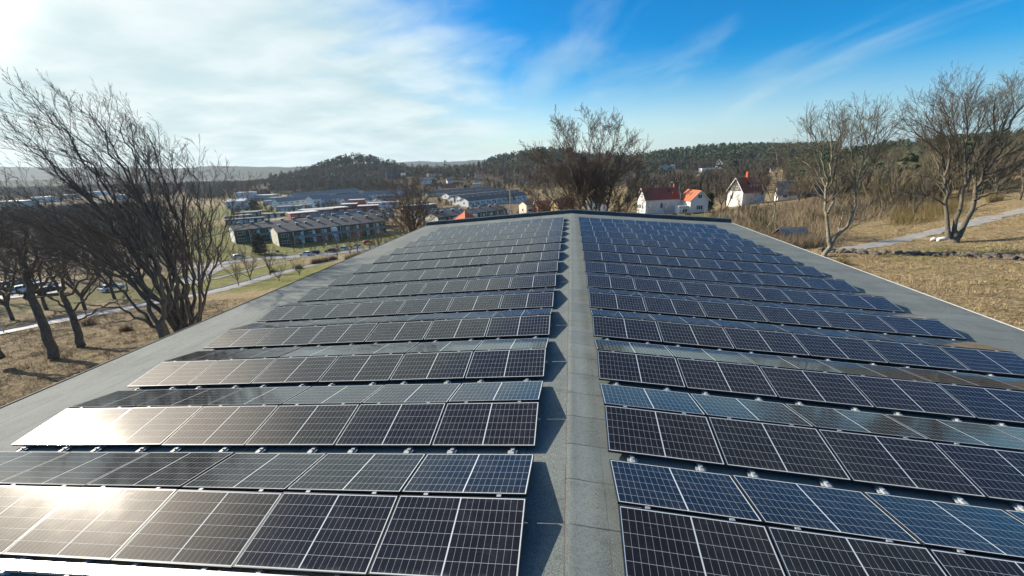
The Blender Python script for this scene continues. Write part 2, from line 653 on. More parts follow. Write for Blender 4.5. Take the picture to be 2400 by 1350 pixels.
# --- landscape
M_BARK_DARK = mat('bark_dark', (0.135, 0.112, 0.085), (0.070, 0.058, 0.046), 9, 0.9, 0.2, bump=0.5, sc=(1, 1, 0.25))
M_BARK_GREY = mat('bark_grey', (0.17, 0.145, 0.105), (0.085, 0.075, 0.055), 7, 0.9, 0.2, bump=0.5, sc=(1, 1, 0.25))
M_TWIG_DARK = mat('twigs_dark', (0.125, 0.097, 0.074), (0.085, 0.067, 0.053), 2, 0.85, 0.25)
M_TWIG_BROWN = mat('twigs_brown', (0.150, 0.108, 0.072), (0.095, 0.070, 0.050), 2, 0.85, 0.25)
M_TWIG_GREY = mat('twigs_grey', (0.15, 0.128, 0.088), (0.095, 0.082, 0.060), 2, 0.85, 0.25)


def bark_moss():
    t = NT('mossy_bark', 0.92, 0.2)
    nz = t.noise(6, 6, 0.65, sc=(1, 1, 0.4))
    sp = t.n('ShaderNodeNewGeometry')
    b = t.mix(t.rng(nz, 0.3, 0.7), (0.30, 0.27, 0.20), (0.10, 0.085, 0.06))
    m = t.noise(1.3, 4, 0.6)
    b = t.mix(t.rng(m, 0.52, 0.66, 0.0, 0.7), b, (0.09, 0.10, 0.022))
    t.color(b)
    t.bump(nz, 0.5, 0.02)
    return t.m


M_BARK_MOSS = bark_moss()


def tinted(name, a, b, cc=None, rough=0.9):
    """colour varied from plant to plant through the 'tint' attribute"""
    t = NT(name, rough, 0.2)
    f = t.attr('tint')
    col = t.mix(f, a, b)
    if cc:
        col = t.mix(t.rng(f, 0.72, 0.95), col, cc)
    t.color(col)
    return t.m


M_PINE = tinted('pine_needles', (0.038, 0.066, 0.036), (0.078, 0.108, 0.046), (0.098, 0.092, 0.052))
M_BAREWOOD = tinted('bare_wood_twigs', (0.100, 0.078, 0.060), (0.165, 0.128, 0.095), (0.20, 0.17, 0.13))
M_BAREWOOD_DARK = tinted('bare_wood_twigs_dark', (0.060, 0.047, 0.038), (0.105, 0.082, 0.060), (0.085, 0.083, 0.050))
def straw_mat():
    t = NT('dry_straw', 0.9, 0.2)
    f = t.attr('tint')
    n1 = t.noise(0.22, 5, 0.6, 0.5)
    n2 = t.noise(0.9, 5, 0.65, 0.5)
    col = t.mix(f, (0.26, 0.19, 0.10), (0.62, 0.50, 0.295))
    col = t.mix(t.rng(n2, 0.48, 0.64, 0.0, 0.8), col, (0.155, 0.105, 0.065))
    col = t.mix(t.rng(n1, 0.52, 0.64, 0.0, 0.75), col, t.mix(f, (0.17, 0.165, 0.05), (0.33, 0.30, 0.12)))
    t.color(col)
    return t.m


M_STRAW = straw_mat()
M_REED = tinted('dry_reed', (0.11, 0.082, 0.055), (0.40, 0.315, 0.20), (0.17, 0.145, 0.10))
M_SPRUCE = tinted('evergreen_needles', (0.018, 0.030, 0.016), (0.040, 0.056, 0.024))
M_HEDGE = tinted('brown_hedge_twigs', (0.075, 0.040, 0.030), (0.145, 0.085, 0.055))
M_OLIVE = tinted('olive_brush_twigs', (0.135, 0.10, 0.045), (0.22, 0.175, 0.075))


def ground_mat():
    t = NT('ground_turf', 0.95, 0.15)
    v = t.co()
    g = t.attr('green')
    dk = t.attr('wood')
    n1 = t.noise(0.55, 7, 0.66, 0.4)
    n2 = t.noise(3.2, 6, 0.68, 0.6)
    n3 = t.noise(0.09, 4, 0.55)
    n4 = t.noise(11, 4, 0.7)
    straw = t.mix(t.rng(n2, 0.36, 0.66), (0.155, 0.105, 0.056), (0.44, 0.34, 0.185))
    straw = t.mix(t.rng(n1, 0.45, 0.70, 0.0, 0.75), straw, (0.27, 0.225, 0.095))
    straw = t.mix(t.rng(n4, 0.55, 0.75, 0.0, 0.6), straw, (0.50, 0.41, 0.27))
    green = t.mix(t.rng(n1, 0.3, 0.7), (0.085, 0.105, 0.026), (0.25, 0.23, 0.065))
    green = t.mix(t.rng(n2, 0.35, 0.7, 0.0, 0.5), green, (0.10, 0.105, 0.030))
    f = t.math('ADD', g, t.math('MULTIPLY', t.math('SUBTRACT', n1, 0.5), 0.9))
    f = t.math('ADD', f, t.math('MULTIPLY', t.math('SUBTRACT', n3, 0.5), 0.8))
    col = t.mix(t.rng(f, 0.42, 0.62), straw, green)
    litter = t.mix(t.rng(n2, 0.35, 0.65), (0.050, 0.036, 0.024), (0.13, 0.095, 0.06))
    col = t.mix(t.rng(t.math('ADD', dk, t.math('MULTIPLY', t.math('SUBTRACT', n1, 0.5), 0.5)), 0.35, 0.65), col, litter)
    t.color(col)
    t.bump(t.math('ADD', n2, t.math('MULTIPLY', n4, 0.5)), 1.0, 0.25)
    return t.m


M_GROUND = ground_mat()
M_ROAD = mat('asphalt_pale', (0.20, 0.20, 0.21), (0.13, 0.13, 0.14), 0.6, 0.7, 0.4)
M_GRAVEL = mat('gravel_path', (0.33, 0.315, 0.295), (0.22, 0.21, 0.195), 1.4, 0.9, 0.2, bump=0.2)
M_KERB = mat('kerb_stone', (0.42, 0.42, 0.41))
M_LINE = mat('road_paint', (0.75, 0.75, 0.73))
M_STONE = mat('field_stone', (0.20, 0.175, 0.15), (0.065, 0.055, 0.05), 2.5, 0.9, 0.2, bump=0.4)


def hill_mat(name, a, b, cc):
    t = NT(name, 0.95, 0.1)
    n1 = t.noise(0.012, 6, 0.62)
    n2 = t.noise(0.09, 5, 0.7, sc=(1, 1, 0.5))
    col = t.mix(t.rng(n2, 0.36, 0.66), a, b)
    col = t.mix(t.rng(n1, 0.50, 0.66, 0.0, 0.6), col, cc)
    t.color(col)
    t.bump(n2, 1.0, 9.0)
    return t.m


M_HILL = hill_mat('far_wooded_hills', (0.018, 0.028, 0.026), (0.055, 0.066, 0.046), (0.105, 0.088, 0.062))

# --- buildings
M_WHITE = mat('white_boards', (0.78, 0.77, 0.74), (0.70, 0.69, 0.66), 1.2)
M_CREAM = mat('cream_render', (0.66, 0.62, 0.50), (0.56, 0.52, 0.42), 0.9)
M_PALEBLUE = mat('pale_blue_sheet', (0.52, 0.58, 0.64), (0.45, 0.51, 0.57), 0.7)
M_GREYWALL = mat('grey_boards', (0.40, 0.41, 0.41), (0.33, 0.34, 0.34), 1.0)
M_GREEN = mat('dark_green_boards', (0.018, 0.085, 0.052), (0.014, 0.066, 0.040), 1.5)
M_REDBOARD = mat('falu_red_boards', (0.27, 0.045, 0.030), (0.20, 0.035, 0.026), 1.3)
M_REDDOOR = mat('red_door_paint', (0.42, 0.040, 0.032))
M_YELLOW = mat('yellow_ochre_boards', (0.52, 0.36, 0.10), (0.44, 0.30, 0.09), 1.2)
M_BROWNWALL = mat('dark_brown_boards', (0.10, 0.075, 0.055), (0.07, 0.055, 0.042), 1.2)
M_DARKROOF = mat('dark_grey_roof', (0.105, 0.108, 0.112), (0.078, 0.081, 0.084), 0.8, 0.8, 0.3)
M_MIDROOF = mat('mid_grey_roof', (0.24, 0.25, 0.26), (0.17, 0.18, 0.185), 0.6, 0.75, 0.3)
M_PALEROOF = mat('pale_sheet_roof', (0.62, 0.63, 0.62), (0.50, 0.51, 0.51), 0.6, 0.6, 0.4)
M_SLATE = mat('blue_slate_roof', (0.075, 0.088, 0.140), (0.055, 0.064, 0.105), 1.1, 0.6, 0.4)
M_BRICK = mat('red_brick', (0.25, 0.10, 0.07), (0.15, 0.07, 0.05), 2.5)
M_ORANGEPAINT = mat('orange_panel', (0.62, 0.12, 0.05))


def tile_mat(name, a, b):
    t = NT(name, 0.75, 0.3)
    v = t.co()
    sp = t.n('ShaderNodeSeparateXYZ')
    t.l(v, sp.inputs[0])
    n = t.noise(2.2, 5, 0.6)
    n2 = t.noise(14, 2, 0.5)
    ph = t.math('FRACT', t.math('MULTIPLY', sp.outputs['Z'], 4.5))
    col = t.mix(t.rng(n, 0.3, 0.7), a, b)
    col = t.mix(t.rng(n2, 0.4, 0.7, 0.0, 0.35), col, tuple(q*0.6 for q in a))
    col = t.mix(t.rng(ph, 0.0, 0.16, 0.55, 0.0), col, tuple(q*0.35 for q in a))
    t.color(col)
    return t.m


M_TILE_OR = tile_mat('orange_tiles', (0.56, 0.145, 0.055), (0.45, 0.11, 0.045))
M_TILE_RED = tile_mat('dark_red_tiles', (0.40, 0.088, 0.055), (0.29, 0.066, 0.045))
M_TILE_MIX = tile_mat('weathered_red_tiles', (0.42, 0.115, 0.058), (0.27, 0.078, 0.046))


def pane_mat():
    t = NT('window_pane', 0.08, 0.6)
    t.color((0.02, 0.025, 0.03))
    return t.m


M_PANE = pane_mat()
M_TEAL = mat('teal_balcony_sheet', (0.16, 0.26, 0.28), (0.12, 0.21, 0.23))
M_CAR = {}
for nm, cl in (('white', (0.80, 0.80, 0.80)), ('black', (0.015, 0.016, 0.018)), ('silver', (0.50, 0.51, 0.53)), ('blue', (0.04, 0.08, 0.17)), ('red', (0.36, 0.03, 0.03)), ('grey', (0.14, 0.145, 0.15))):
    tt = NT('car_paint_'+nm, 0.25, 0.5)
    nz = tt.noise(3, 3, 0.5)
    tt.color(tt.mix(tt.rng(nz, 0.4, 0.7), cl, tuple(q*0.88 for q in cl)))
    tt.b.inputs['Coat Weight'].default_value = 0.6
    M_CAR[nm] = tt.m
M_TYRE = mat('tyre_rubber', (0.018, 0.018, 0.018))
M_RIM = mat('alloy_rim', (0.45, 0.46, 0.48), rough=0.4, metal=0.7)
M_LAMP = mat('headlamp_lens', (0.70, 0.70, 0.72), rough=0.15)
M_TAIL = mat('tail_lamp_lens', (0.40, 0.02, 0.02), rough=0.2)
M_POLEWOOD = mat('weathered_pole', (0.52, 0.48, 0.42), (0.36, 0.33, 0.28), 5, sc=(1, 1, 0.1))
M_POLEMETAL = mat('grey_metal_pole', (0.45, 0.46, 0.47), rough=0.5, metal=0.5)

# ------------------------------------------------------------------ the hall whose roof carries the panels
PR = rad(4.139)
CP, SP_ = math.cos(PR), math.sin(PR)
Y0, Y1 = -1.5, 39.5
XE = 14.0
hall = empty('flat_hall', (0, 20, -7))
tag(hall, 'long hall with shallow grey-green felt roof, low ridge and raised dark far edge', 'building')


def hloc(v):
    return (v[0], v[1]-20, v[2]+7)


def roofp(s, y, h, side):
    """point s metres down the slope from the ridge, h above the felt"""
    return np.array([side*(s*CP+h*SP_), y, -s*SP_+h*CP])


for side in (-1, 1):
    mb = MB()
    q = [roofp(s, y, h, side) for h in (-0.30, 0.0) for s, y in ((0, Y0), (XE/CP, Y0), (XE/CP, Y1), (0, Y1))]
    mb.add([hloc(v) for v in q], [(0, 1, 2, 3), (4, 7, 6, 5), (1, 5, 6, 2), (0, 4, 5, 1), (3, 2, 6, 7)])
    mb.build('roof_slope', M_FELT_L if side < 0 else M_FELT_R, hall)
    tr = MB()
    q = [roofp(s, y, h, side) for h in (-0.16, 0.022) for s, y in ((XE/CP+0.003, Y0), (XE/CP+0.045, Y0), (XE/CP+0.045, Y1-0.1), (XE/CP+0.003, Y1-0.1))]
    tr.add([hloc(v) for v in q], [(0, 3, 2, 1), (4, 5, 6, 7), (0, 1, 5, 4), (1, 2, 6, 5), (2, 3, 7, 6), (3, 0, 4, 7)])
    tr.build('edge_trim', M_TRIM if side > 0 else M_UPSTAND, hall)
cap = MB()
prof = [roofp(0.085, 0, 0.010, -1), roofp(0.03, 0, 0.014, -1), np.array([0, 0, 0.016]), roofp(0.05, 0, 0.013, 1), roofp(0.22, 0, 0.006, 1), roofp(0.46, 0, 0.001, 1)]
for v in prof:
    v[1] = 0
n_ = len(prof)
vs = [hloc((v[0]+0.008*math.sin(y*1.7)*(1 if v[0] > 0.2 else 0.4), y, v[2])) for y in np.linspace(Y0, Y1-0.4, 60) for v in prof]
fs = [(a*n_+b, a*n_+b+1, (a+1)*n_+b+1, (a+1)*n_+b) for a in range(59) for b in range(n_-1)]
cap.add(vs, fs)
cap.build('ridge_cap', M_FELT_R, hall, True)
lap = MB()
vs = []
for y in np.linspace(Y0, Y1-0.4, 120):
    w0 = 0.004*math.sin(y*3.1)+0.003*math.sin(y*7.7)
    vs += [hloc(roofp(0.080+w0, y, 0.0125, -1)), hloc(roofp(0.094+w0+0.003*math.sin(y*5.3), y, 0.004, -1))]
lap.add(vs, [(2*k, 2*k+1, 2*k+3, 2*k+2) for k in range(119)])
lap.build('felt_lap_edge', mat('bitumen_bleed', (0.06, 0.045, 0.04), (0.10, 0.08, 0.07), 5), hall)
# raised felt edge along the far gable
up = MB()
for side in (-1, 1):
    for sec in range(14):
        s0, s1 = sec*1.0, sec*1.0+0.985
        if sec == 13:
            s1 = XE/CP
        jz = 0.012*math.sin(sec*2.3+side)
        q = []
        for s in (s0, s1):
            for y, h in ((Y1-0.55, 0.002), (Y1-0.42, 0.30+jz), (Y1-0.05, 0.33+jz), (Y1+0.06, 0.30+jz), (Y1+0.06, -0.35)):
                q.append(hloc(roofp(s, y, h, side)))
        up.add(q, [(a, a+1, a+6, a+5) for a in range(4)]+[(0, 1, 2, 3, 4), (9, 8, 7, 6, 5)])
up.build('gable_upstand', M_UPSTAND, hall)
wl_ = MB()
for side in (-1, 1):
    q = [roofp(s, y, -0.305, side) for y in (Y0+0.4, Y1-0.3) for s in (0, (XE-0.4)/CP)]
    wl_.add([hloc(v) for v in q]+[hloc((v[0], v[1], -9.5)) for v in q], [(0, 1, 5, 4), (1, 3, 7, 5), (3, 2, 6, 7)])
wl_.build('wall', M_WHITE, hall)
for k in range(6):
    w_ = MB().box(13.6, 13.66, -14+k*5.6, -12.2+k*5.6, 3.6, 4.8).build('window', M_WHITE, hall)
    MB().box(13.661, 13.68, -13.92+k*5.6, -12.28+k*5.6, 3.68, 4.72).build('pane', M_PANE, w_)

# ------------------------------------------------------------------ solar panels
ML, MWD, T_ = 1.755, 1.038, rad(9.72)
PITCH, YA, GP, H0, S0 = 2.2966, 3.366, 0.049, 0.10, 0.5703
NROW, NMOD = 14, 6
FW, FH = 0.011, 0.036
fr = MB()
fr.box(0, ML, 0, FW, -FH, 0).box(0, ML, MWD-FW, MWD, -FH, 0).box(0, FW, FW, MWD-FW, -FH, 0).box(ML-FW, ML, FW, MWD-FW, -FH, 0)
fr.box(FW, ML-FW, FW, MWD-FW, -0.012, -0.009)
ME_FRAME = fr.mesh('panel_frame', M_FRAME)
gb = MB().add([(FW, FW, -0.003), (ML-FW, FW, -0.003), (ML-FW, MWD-FW, -0.003), (FW, MWD-FW, -0.003)], [(0, 1, 2, 3)])
ME_GLASS = gb.mesh('panel_glass', M_GLASS)
uvl = ME_GLASS.uv_layers.new(name='UVMap')
for i, (u, v) in enumerate(((FW/ML, FW/MWD), (1-FW/ML, FW/MWD), (1-FW/ML, 1-FW/MWD), (FW/ML, 1-FW/MWD))):
    uvl.data[i].uv = (u, v)

ORD = ['first', 'second', 'third', 'fourth', 'fifth', 'sixth', 'seventh', 'eighth', 'ninth', 'tenth', 'eleventh', 'twelfth', 'thirteenth', 'fourteenth']
proto = empty('solar_panel')
link('frame', ME_FRAME, proto)
link('glass', ME_GLASS, proto)
rngp = random.Random(5)
first = True
for side in (-1, 1):
    nrm = np.array([side*SP_, 0, CP])
    ex = np.array([CP, 0, SP_]) if side < 0 else np.array([CP, 0, -SP_])
    for k in range(NROW):
        for facing in (True, False):
            for j in range(NMOD):
                s_in = S0+j*1.775
                s_or = s_in+ML if side < 0 else s_in
                jt = rngp.gauss(0, 0.0032)          # modules never sit quite alike
                jr = rngp.gauss(0, 0.0030)
                tl = T_+jt
                if facing:
                    y, h = YA+k*PITCH, H0
                    ey = np.array([0, 1, 0])*math.cos(tl)+nrm*math.sin(tl)
                else:
                    y, h = YA+k*PITCH+MWD*math.cos(T_)+GP, H0+MWD*math.sin(T_)
                    ey = np.array([0, 1, 0])*math.cos(tl)-nrm*math.sin(tl)
                exx = ex+ey*0+nrm*jr
                exx = exx/np.linalg.norm(exx)
                ez = np.cross(exx, ey)
                ez /= np.linalg.norm(ez)
                eyy = np.cross(ez, exx)
                o = roofp(s_or, y, h, side)
                r = proto if first else copy_tree(proto)
                first = False
                mm = Matrix.Identity(4)
                for a in range(3):
                    mm[a][0], mm[a][1], mm[a][2], mm[a][3] = exx[a], eyy[a], ez[a], o[a]
                r.matrix_world = mm
                tag(r, 'solar panel, %s from ridge in %s nearest %s row on the %s roof slope' % (
                    ORD[j], ORD[k], 'viewer-facing' if facing else 'rear-facing', 'left' if side < 0 else 'right'),
                    'solar panel', 'solar panels in rows on the hall roof')

# ------------------------------------------------------------------ mounting rails under the panels
br = MB()
br.box(-0.030, 0.030, -0.155, 0.155, 0.040, 0.062)
br.box(-0.075, 0.075, -0.06, 0.075, 0.018, 0.040)
br.add([(-0.03, -0.155, 0.062), (0.03, -0.155, 0.062), (0.03, -0.115, 0.062), (-0.03, -0.115, 0.062), (-0.03, -0.165, 0.092), (0.03, -0.165, 0.092), (0.03, -0.135, 0.092), (-0.03, -0.135, 0.092)],
       [(0, 3, 2, 1), (4, 5, 6, 7), (0, 1, 5, 4), (1, 2, 6, 5), (2, 3, 7, 6), (3, 0, 4, 7)])
br.box(-0.03, 0.03, 0.115, 0.150, 0.062, 0.092)
br.tube([(0, 0.03, 0.062), (0, 0.03, 0.078)], 0.016, 8)
ME_BRK = br.mesh('valley_bracket', M_ALU)
ps = MB()
ps.box(-0.018, 0.018, -0.006, 0.006, 0.05, 0.262).box(-0.03, 0.03, -0.020, 0.020, 0.238, 0.272)
ME_PEAK = ps.mesh('peak_support', M_ALU)
rail_p = None
for side in (-1, 1):
    for j in range(NMOD*2):
        s = S0+(j//2)*1.775+(0.21 if j % 2 == 0 else 0.79)*ML
        o = roofp(s, YA-0.1, 0.0, side)
        rt = rad(4.139)*side
        if rail_p is None:
            root = empty('mounting_rail')
            ln = NROW*PITCH-0.1
            MB().box(-0.028, 0.028, -0.10, ln, 0.003, 0.039).build('rail', M_ALU, root)
            for k in range(NROW+1):
                b = link('valley_bracket', ME_BRK, root)
                b.location = (0, k*PITCH, 0) if k < NROW else (0, ln-0.05, 0)
                if k == 0:
                    b.location = (0, 0.02, 0)
                if k < NROW:
                    b2 = link('peak_support', ME_PEAK, root)
                    b2.location = (0, 0.1+k*PITCH+MWD*math.cos(T_)+GP/2, 0)
            rail_p = root
        else:
            root = copy_tree(rail_p)
        root.location = tuple(o)
        root.rotation_euler = (0, rt, 0)
        tag(root, 'silver rail under the %s slope panels, %s rail line out from the ridge' % ('left' if side < 0 else 'right', ORD[j]),
            'mounting rail', 'silver mounting rails under the panels')

# metal cable tray in front of the nearest left row
tray = empty('cable_tray', roofp(0.62, 3.235, 0.0, -1))
tray.rotation_euler = (0, -PR, 0)
tag(tray, 'bright metal cable tray along the nearest row on the left slope, glinting in sun', 'cable tray')
for k in range(6):
    MB().box(-1.80-k*1.80, -0.008-k*1.80, -0.07, 0.07, 0.048, 0.094).build('tray_section', M_TRAY, tray)
    MB().box(-1.4-k*1.80, -1.36-k*1.80, -0.09, 0.09, 0.003, 0.047).build('support', M_ALU, tray)
    MB().box(-1.826-k*1.80, -1.782-k*1.80, -0.074, 0.074, 0.0945, 0.0975).build('joint_strap', M_ALU, tray)


# ------------------------------------------------------------------ buildings: where they stand (before the terrain is solved)
RV = np.array([_r[0], _r[1], 0.0])                 # the camera's right, on the ground


def axis(a):
    ca, sa = math.cos(rad(a)), math.sin(rad(a))
    e = np.array([RV[0]*ca-RV[1]*sa, RV[0]*sa+RV[1]*ca, 0])
    return e, np.array([-e[1], e[0], 0])


APT = [(P(656, 578, -26), 40.0, 48, 13), (P(554, 572, -26), 40.0, 70, 13), (P2(1029, 204, -25), 43.0, 46, 11.5)]
for o, a, l, w in APT:
    e, n = axis(a)
    for s in (0, 0.5, 1):
        c(o+e*l*s)
        c(o+e*l*s+n*w)

# name, px, py of the front left foot, depth, turn, length px, width m, eave m, rise m, wall, roof, label
FAR = [
    ('house', 1043, 450, 440, 8, 26, 8, 4.2, 4.2, M_CREAM, M_TILE_RED, 'cream house with brown-red tiled roof at the foot of the slope behind the row houses'),
    ('house', 1049, 431, 505, 20, 12, 7, 3.6, 2.6, M_WHITE, M_MIDROOF, 'small white house with grey gable above the brown-roofed house on the hillside'),
    ('house', 984, 432, 500, 6, 32, 9, 5.0, 3.0, M_WHITE, M_MIDROOF, 'long white house with grey roof above the lone bare tree at the roof corner'),
    ('house', 1006, 416, 560, 30, 14, 9, 5.2, 3.6, M_CREAM, M_BROWNWALL, 'cream hillside house with dark brown roof among bare trees'),
    ('house', 1114, 416, 560, 10, 17, 8, 4.4, 2.4, M_WHITE, M_TILE_RED, 'white hillside house with red roof above a green lawn strip'),
    ('house', 1109, 447, 470, 4, 18, 8, 7.6, 0.5, M_GREYWALL, M_PALEROOF, 'pale two-storey house with flat roof below the red-roofed white hillside house'),
    ('house', 857, 413, 640, 6, 24, 9, 3.6, 3.6, M_WHITE, M_TILE_OR, 'white house with orange tiled roof alone high on the wooded hill'),
    ('house', 908, 420, 600, 24, 28, 10, 5.0, 5.5, M_SLATE, M_DARKROOF, 'dark slate-blue house with steep roof at the right end of the wooded hill'),
    ('house', 940, 416, 610, 0, 24, 10, 3.0, 3.2, M_GREYWALL, M_PALEROOF, 'low house with pale roof beside the dark house on the wooded hill'),
    ('house', 963, 413, 600, 70, 14, 9, 3.4, 4.4, M_BROWNWALL, M_TILE_RED, 'brown gabled house among trees, right of the low pale-roofed house'),
    ('house', 1552, 396, 540, 4, 31, 8, 3.4, 1.6, M_WHITE, M_MIDROOF, 'low white house with grey roof below the pine hill, right of the central tree'),
    ('house', 1645, 404, 470, 0, 36, 9, 4.0, 0.4, M_PALEBLUE, M_PALEROOF, 'long flat-roofed pale turquoise building below the pine hill'),
    ('house', 1692, 396, 500, 50, 14, 8, 7.0, 4.2, M_WHITE, M_TILE_RED, 'tall white house with red roof on the slope under the pine hill'),
    ('house', 1806, 406, 360, 38, 26, 8, 3.6, 4.0, M_WHITE, M_TILE_MIX, 'white gabled house with rust roof behind the slender right-hand trees'),
    ('house', 1781, 408, 385, 60, 16, 6, 3.4, 2.8, M_WHITE, M_MIDROOF, 'small white gabled house left of the rust-roofed white house'),
    ('house', 1933, 379, 320, 74, 19, 8, 3.2, 2.6, M_BROWNWALL, M_SLATE, 'dark gabled house with white verges high on the right wooded slope'),
    ('house', 1956, 441, 170, 72, 27, 8, 2.2, 2.0, M_GREYWALL, M_MIDROOF, 'grey gabled shed with pale blue verges behind the twin-stemmed tree'),
    ('house', 2010, 438, 160, 0, 12, 4, 1.9, 1.0, M_WHITE, M_PALEROOF, 'small white outbuilding seen through the twin-stemmed tree'),
    ('house', 2112, 446, 132, 12, 44, 6, 3.0, 1.8, M_WHITE, M_PALEROOF, 'white cottage half hidden in the thicket left of the big multi-stemmed tree'),
    ('house', 1262, 499, 190, 14, 46, 8, 2.4, 2.6, M_REDBOARD, M_TILE_OR, 'red cottage with orange tiled roof behind the left limbs of the central tree'),
    ('house', 1312, 498, 178, 22, 46, 8, 2.4, 3.2, M_YELLOW, M_TILE_RED, 'yellow gabled cottage with dark red roof behind the central tree'),
    ('house', 1412, 499, 172, 64, 34, 7, 3.6, 3.4, M_WHITE, M_TILE_RED, 'white gabled cottage close behind the right stems of the central tree'),
    ('house', 1234, 502, 195, 28, 20, 7, 4.4, 1.4, M_CREAM, M_DARKROOF, 'cream end house with flat dark roof just right of the white pole'),
    ('row_house', 1098, 484, 276, 47, 212, 9, 3.6, 2.0, M_WHITE, M_DARKROOF, 'nearest white terrace with broad pale gable, behind the third apartment block'),
    ('row_house', 1082, 478, 312, 47, 212, 9, 4.4, 1.8, M_WHITE, M_DARKROOF, 'white terrace with grey end gable, second of the right-hand rows'),
    ('row_house', 1052, 467, 352, 47, 200, 9, 3.4, 1.8, M_WHITE, M_DARKROOF, 'long white terrace, third of the right-hand rows, below the brown-roofed house'),
    ('row_house', 1002, 463, 372, 47, 215, 9, 3.4, 1.8, M_GREYWALL, M_DARKROOF, 'grey terrace farthest up among the right-hand rows'),
    ('row_house', 1130, 457, 420, 47, 80, 9, 3.4, 1.8, M_WHITE, M_DARKROOF, 'short white terrace at the right end of the farthest row'),
    ('row_house', 748, 483, 362, 60, 240, 9, 5.4, 2.4, M_PALEBLUE, M_MIDROOF, 'long pale blue two-storey terrace below the wooded hill'),
    ('row_house', 736, 486, 352, 60, 22, 10, 6.8, 2.4, M_WHITE, M_MIDROOF, 'narrow tall white end house of the pale blue terrace'),
    ('row_house', 654, 489, 350, 60, 150, 9, 5.6, 2.6, M_WHITE, M_MIDROOF, 'white-gabled two-storey terrace left of the pale blue terrace'),
    ('row_house', 690, 470, 440, 60, 190, 9, 5.0, 2.4, M_GREYWALL, M_MIDROOF, 'grey terrace behind the white-gabled terrace, close to the hill'),
    ('row_house', 870, 466, 430, 60, 150, 9, 5.0, 2.2, M_PALEBLUE, M_MIDROOF, 'farthest pale terrace at the right foot of the wooded hill'),
    ('garage', 648, 496, 322, 8, 52, 8, 3.4, 0.25, M_GREYWALL, M_MIDROOF, 'long grey garage in front of the white-gabled terrace'),
    ('garage', 700, 490, 335, 8, 26, 7, 3.0, 0.25, M_WHITE, M_MIDROOF, 'white garage right of the long grey garage'),
    ('pavilion', 683, 514, 248, 40, 60, 9, 3.2, 0.3, M_REDBOARD, M_PALEROOF, 'flat red pavilion with pale roof just behind the second apartment block roof'),
    ('pavilion', 722, 508, 262, 40, 60, 9, 3.2, 0.3, M_REDBOARD, M_MIDROOF, 'flat red pavilion with grey roof, between two other red pavilions'),
    ('pavilion', 757, 503, 275, 40, 60, 9, 3.4, 0.3, M_REDBOARD, M_PALEROOF, 'flat red pavilion with orange corner and pale roof in mid row'),
    ('pavilion', 800, 490, 310, 12, 34, 9, 3.2, 0.3, M_REDBOARD, M_PALEROOF, 'dark red pavilion under the longest pale roof'),
    ('pavilion', 840, 496, 295, 12, 44, 9, 3.6, 0.3, M_REDBOARD, M_PALEROOF, 'red and white pavilion at the right end of the red group'),
    ('pavilion', 818, 480, 345, 10, 34, 8, 3.6, 0.3, M_ORANGEPAINT, M_PALEROOF, 'bright orange-red box pavilion in front of the pale blue terrace'),
    ('pavilion', 700, 503, 280, 4, 62, 7, 2.8, 0.3, M_WHITE, M_PALEROOF, 'long low white canopy roof running into the red pavilions'),
    ('pavilion', 860, 485, 325, 4, 70, 8, 2.8, 0.3, M_WHITE, M_PALEROOF, 'long low white canopy behind the right-hand red pavilion'),
    ('carport', 530, 527, 243, 30, 60, 6, 2.5, 0.25, M_BROWNWALL, M_DARKROOF, 'dark flat carport nearest the second apartment block'),
    ('carport', 528, 518, 262, 30, 54, 6, 2.5, 0.25, M_BROWNWALL, M_MIDROOF, 'grey flat carport second from the second apartment block'),
    ('carport', 548, 510, 282, 30, 50, 6, 2.5, 0.25, M_BROWNWALL, M_DARKROOF, 'dark flat carport farthest back by the yellow-green field'),
    ('carport', 578, 506, 292, 30, 30, 6, 2.5, 0.25, M_REDBOARD, M_MIDROOF, 'red carport at the right side of the dark carports'),
    ('carport', 570, 524, 248, 30, 44, 6, 2.5, 0.25, M_BROWNWALL, M_SLATE, 'slate-blue roofed carport right of the nearest dark carport'),
    ('carport', 618, 512, 275, 14, 42, 6, 2.6, 0.25, M_BROWNWALL, M_MIDROOF, 'dark carport left of the red pavilions, beside a paved yard'),
    ('warehouse', 532, 490, 350, 16, 40, 16, 6.0, 1.6, M_PALEBLUE, M_PALEROOF, 'pale blue warehouse at the far edge of the yellow-green field'),
    ('warehouse', 553, 470, 450, 8, 38, 12, 8.0, 0.4, M_PALEBLUE, M_PALEROOF, 'long blue-grey factory block with pale flat roof behind the warehouse'),
    ('warehouse', 592, 470, 455, 0, 46, 14, 5.0, 0.5, M_GREYWALL, M_PALEROOF, 'low grey hall with pale roof right of the blue-grey factory'),
    ('warehouse', 628, 474, 425, 0, 30, 12, 4.0, 0.5, M_GREYWALL, M_MIDROOF, 'low dark hall in front of the road bend at the hill foot'),
    ('warehouse', 70, 476, 640, 4, 40, 20, 8, 0.5, M_WHITE, M_PALEROOF, 'long white hall in the hazy valley, second from the left'),
    ('warehouse', -10, 486, 560, 4, 60, 20, 7, 0.5, M_GREYWALL, M_PALEROOF, 'grey hall with pale roof at the far left of the hazy valley'),
    ('warehouse', 195, 462, 780, 4, 50, 20, 9, 0.5, M_WHITE, M_PALEROOF, 'white hall in the hazy valley behind the upper left branches'),
    ('warehouse', 130, 468, 720, 4, 36, 20, 7, 0.5, M_GREYWALL, M_MIDROOF, 'grey hall in the hazy valley between two white halls'),
    ('warehouse', 270, 470, 660, 4, 44, 18, 8, 0.5, M_PALEBLUE, M_PALEROOF, 'pale blue hall in the hazy valley right of the white halls'),
]
# the rest of the estate: row on row of low pale blocks
_rg = random.Random(77)


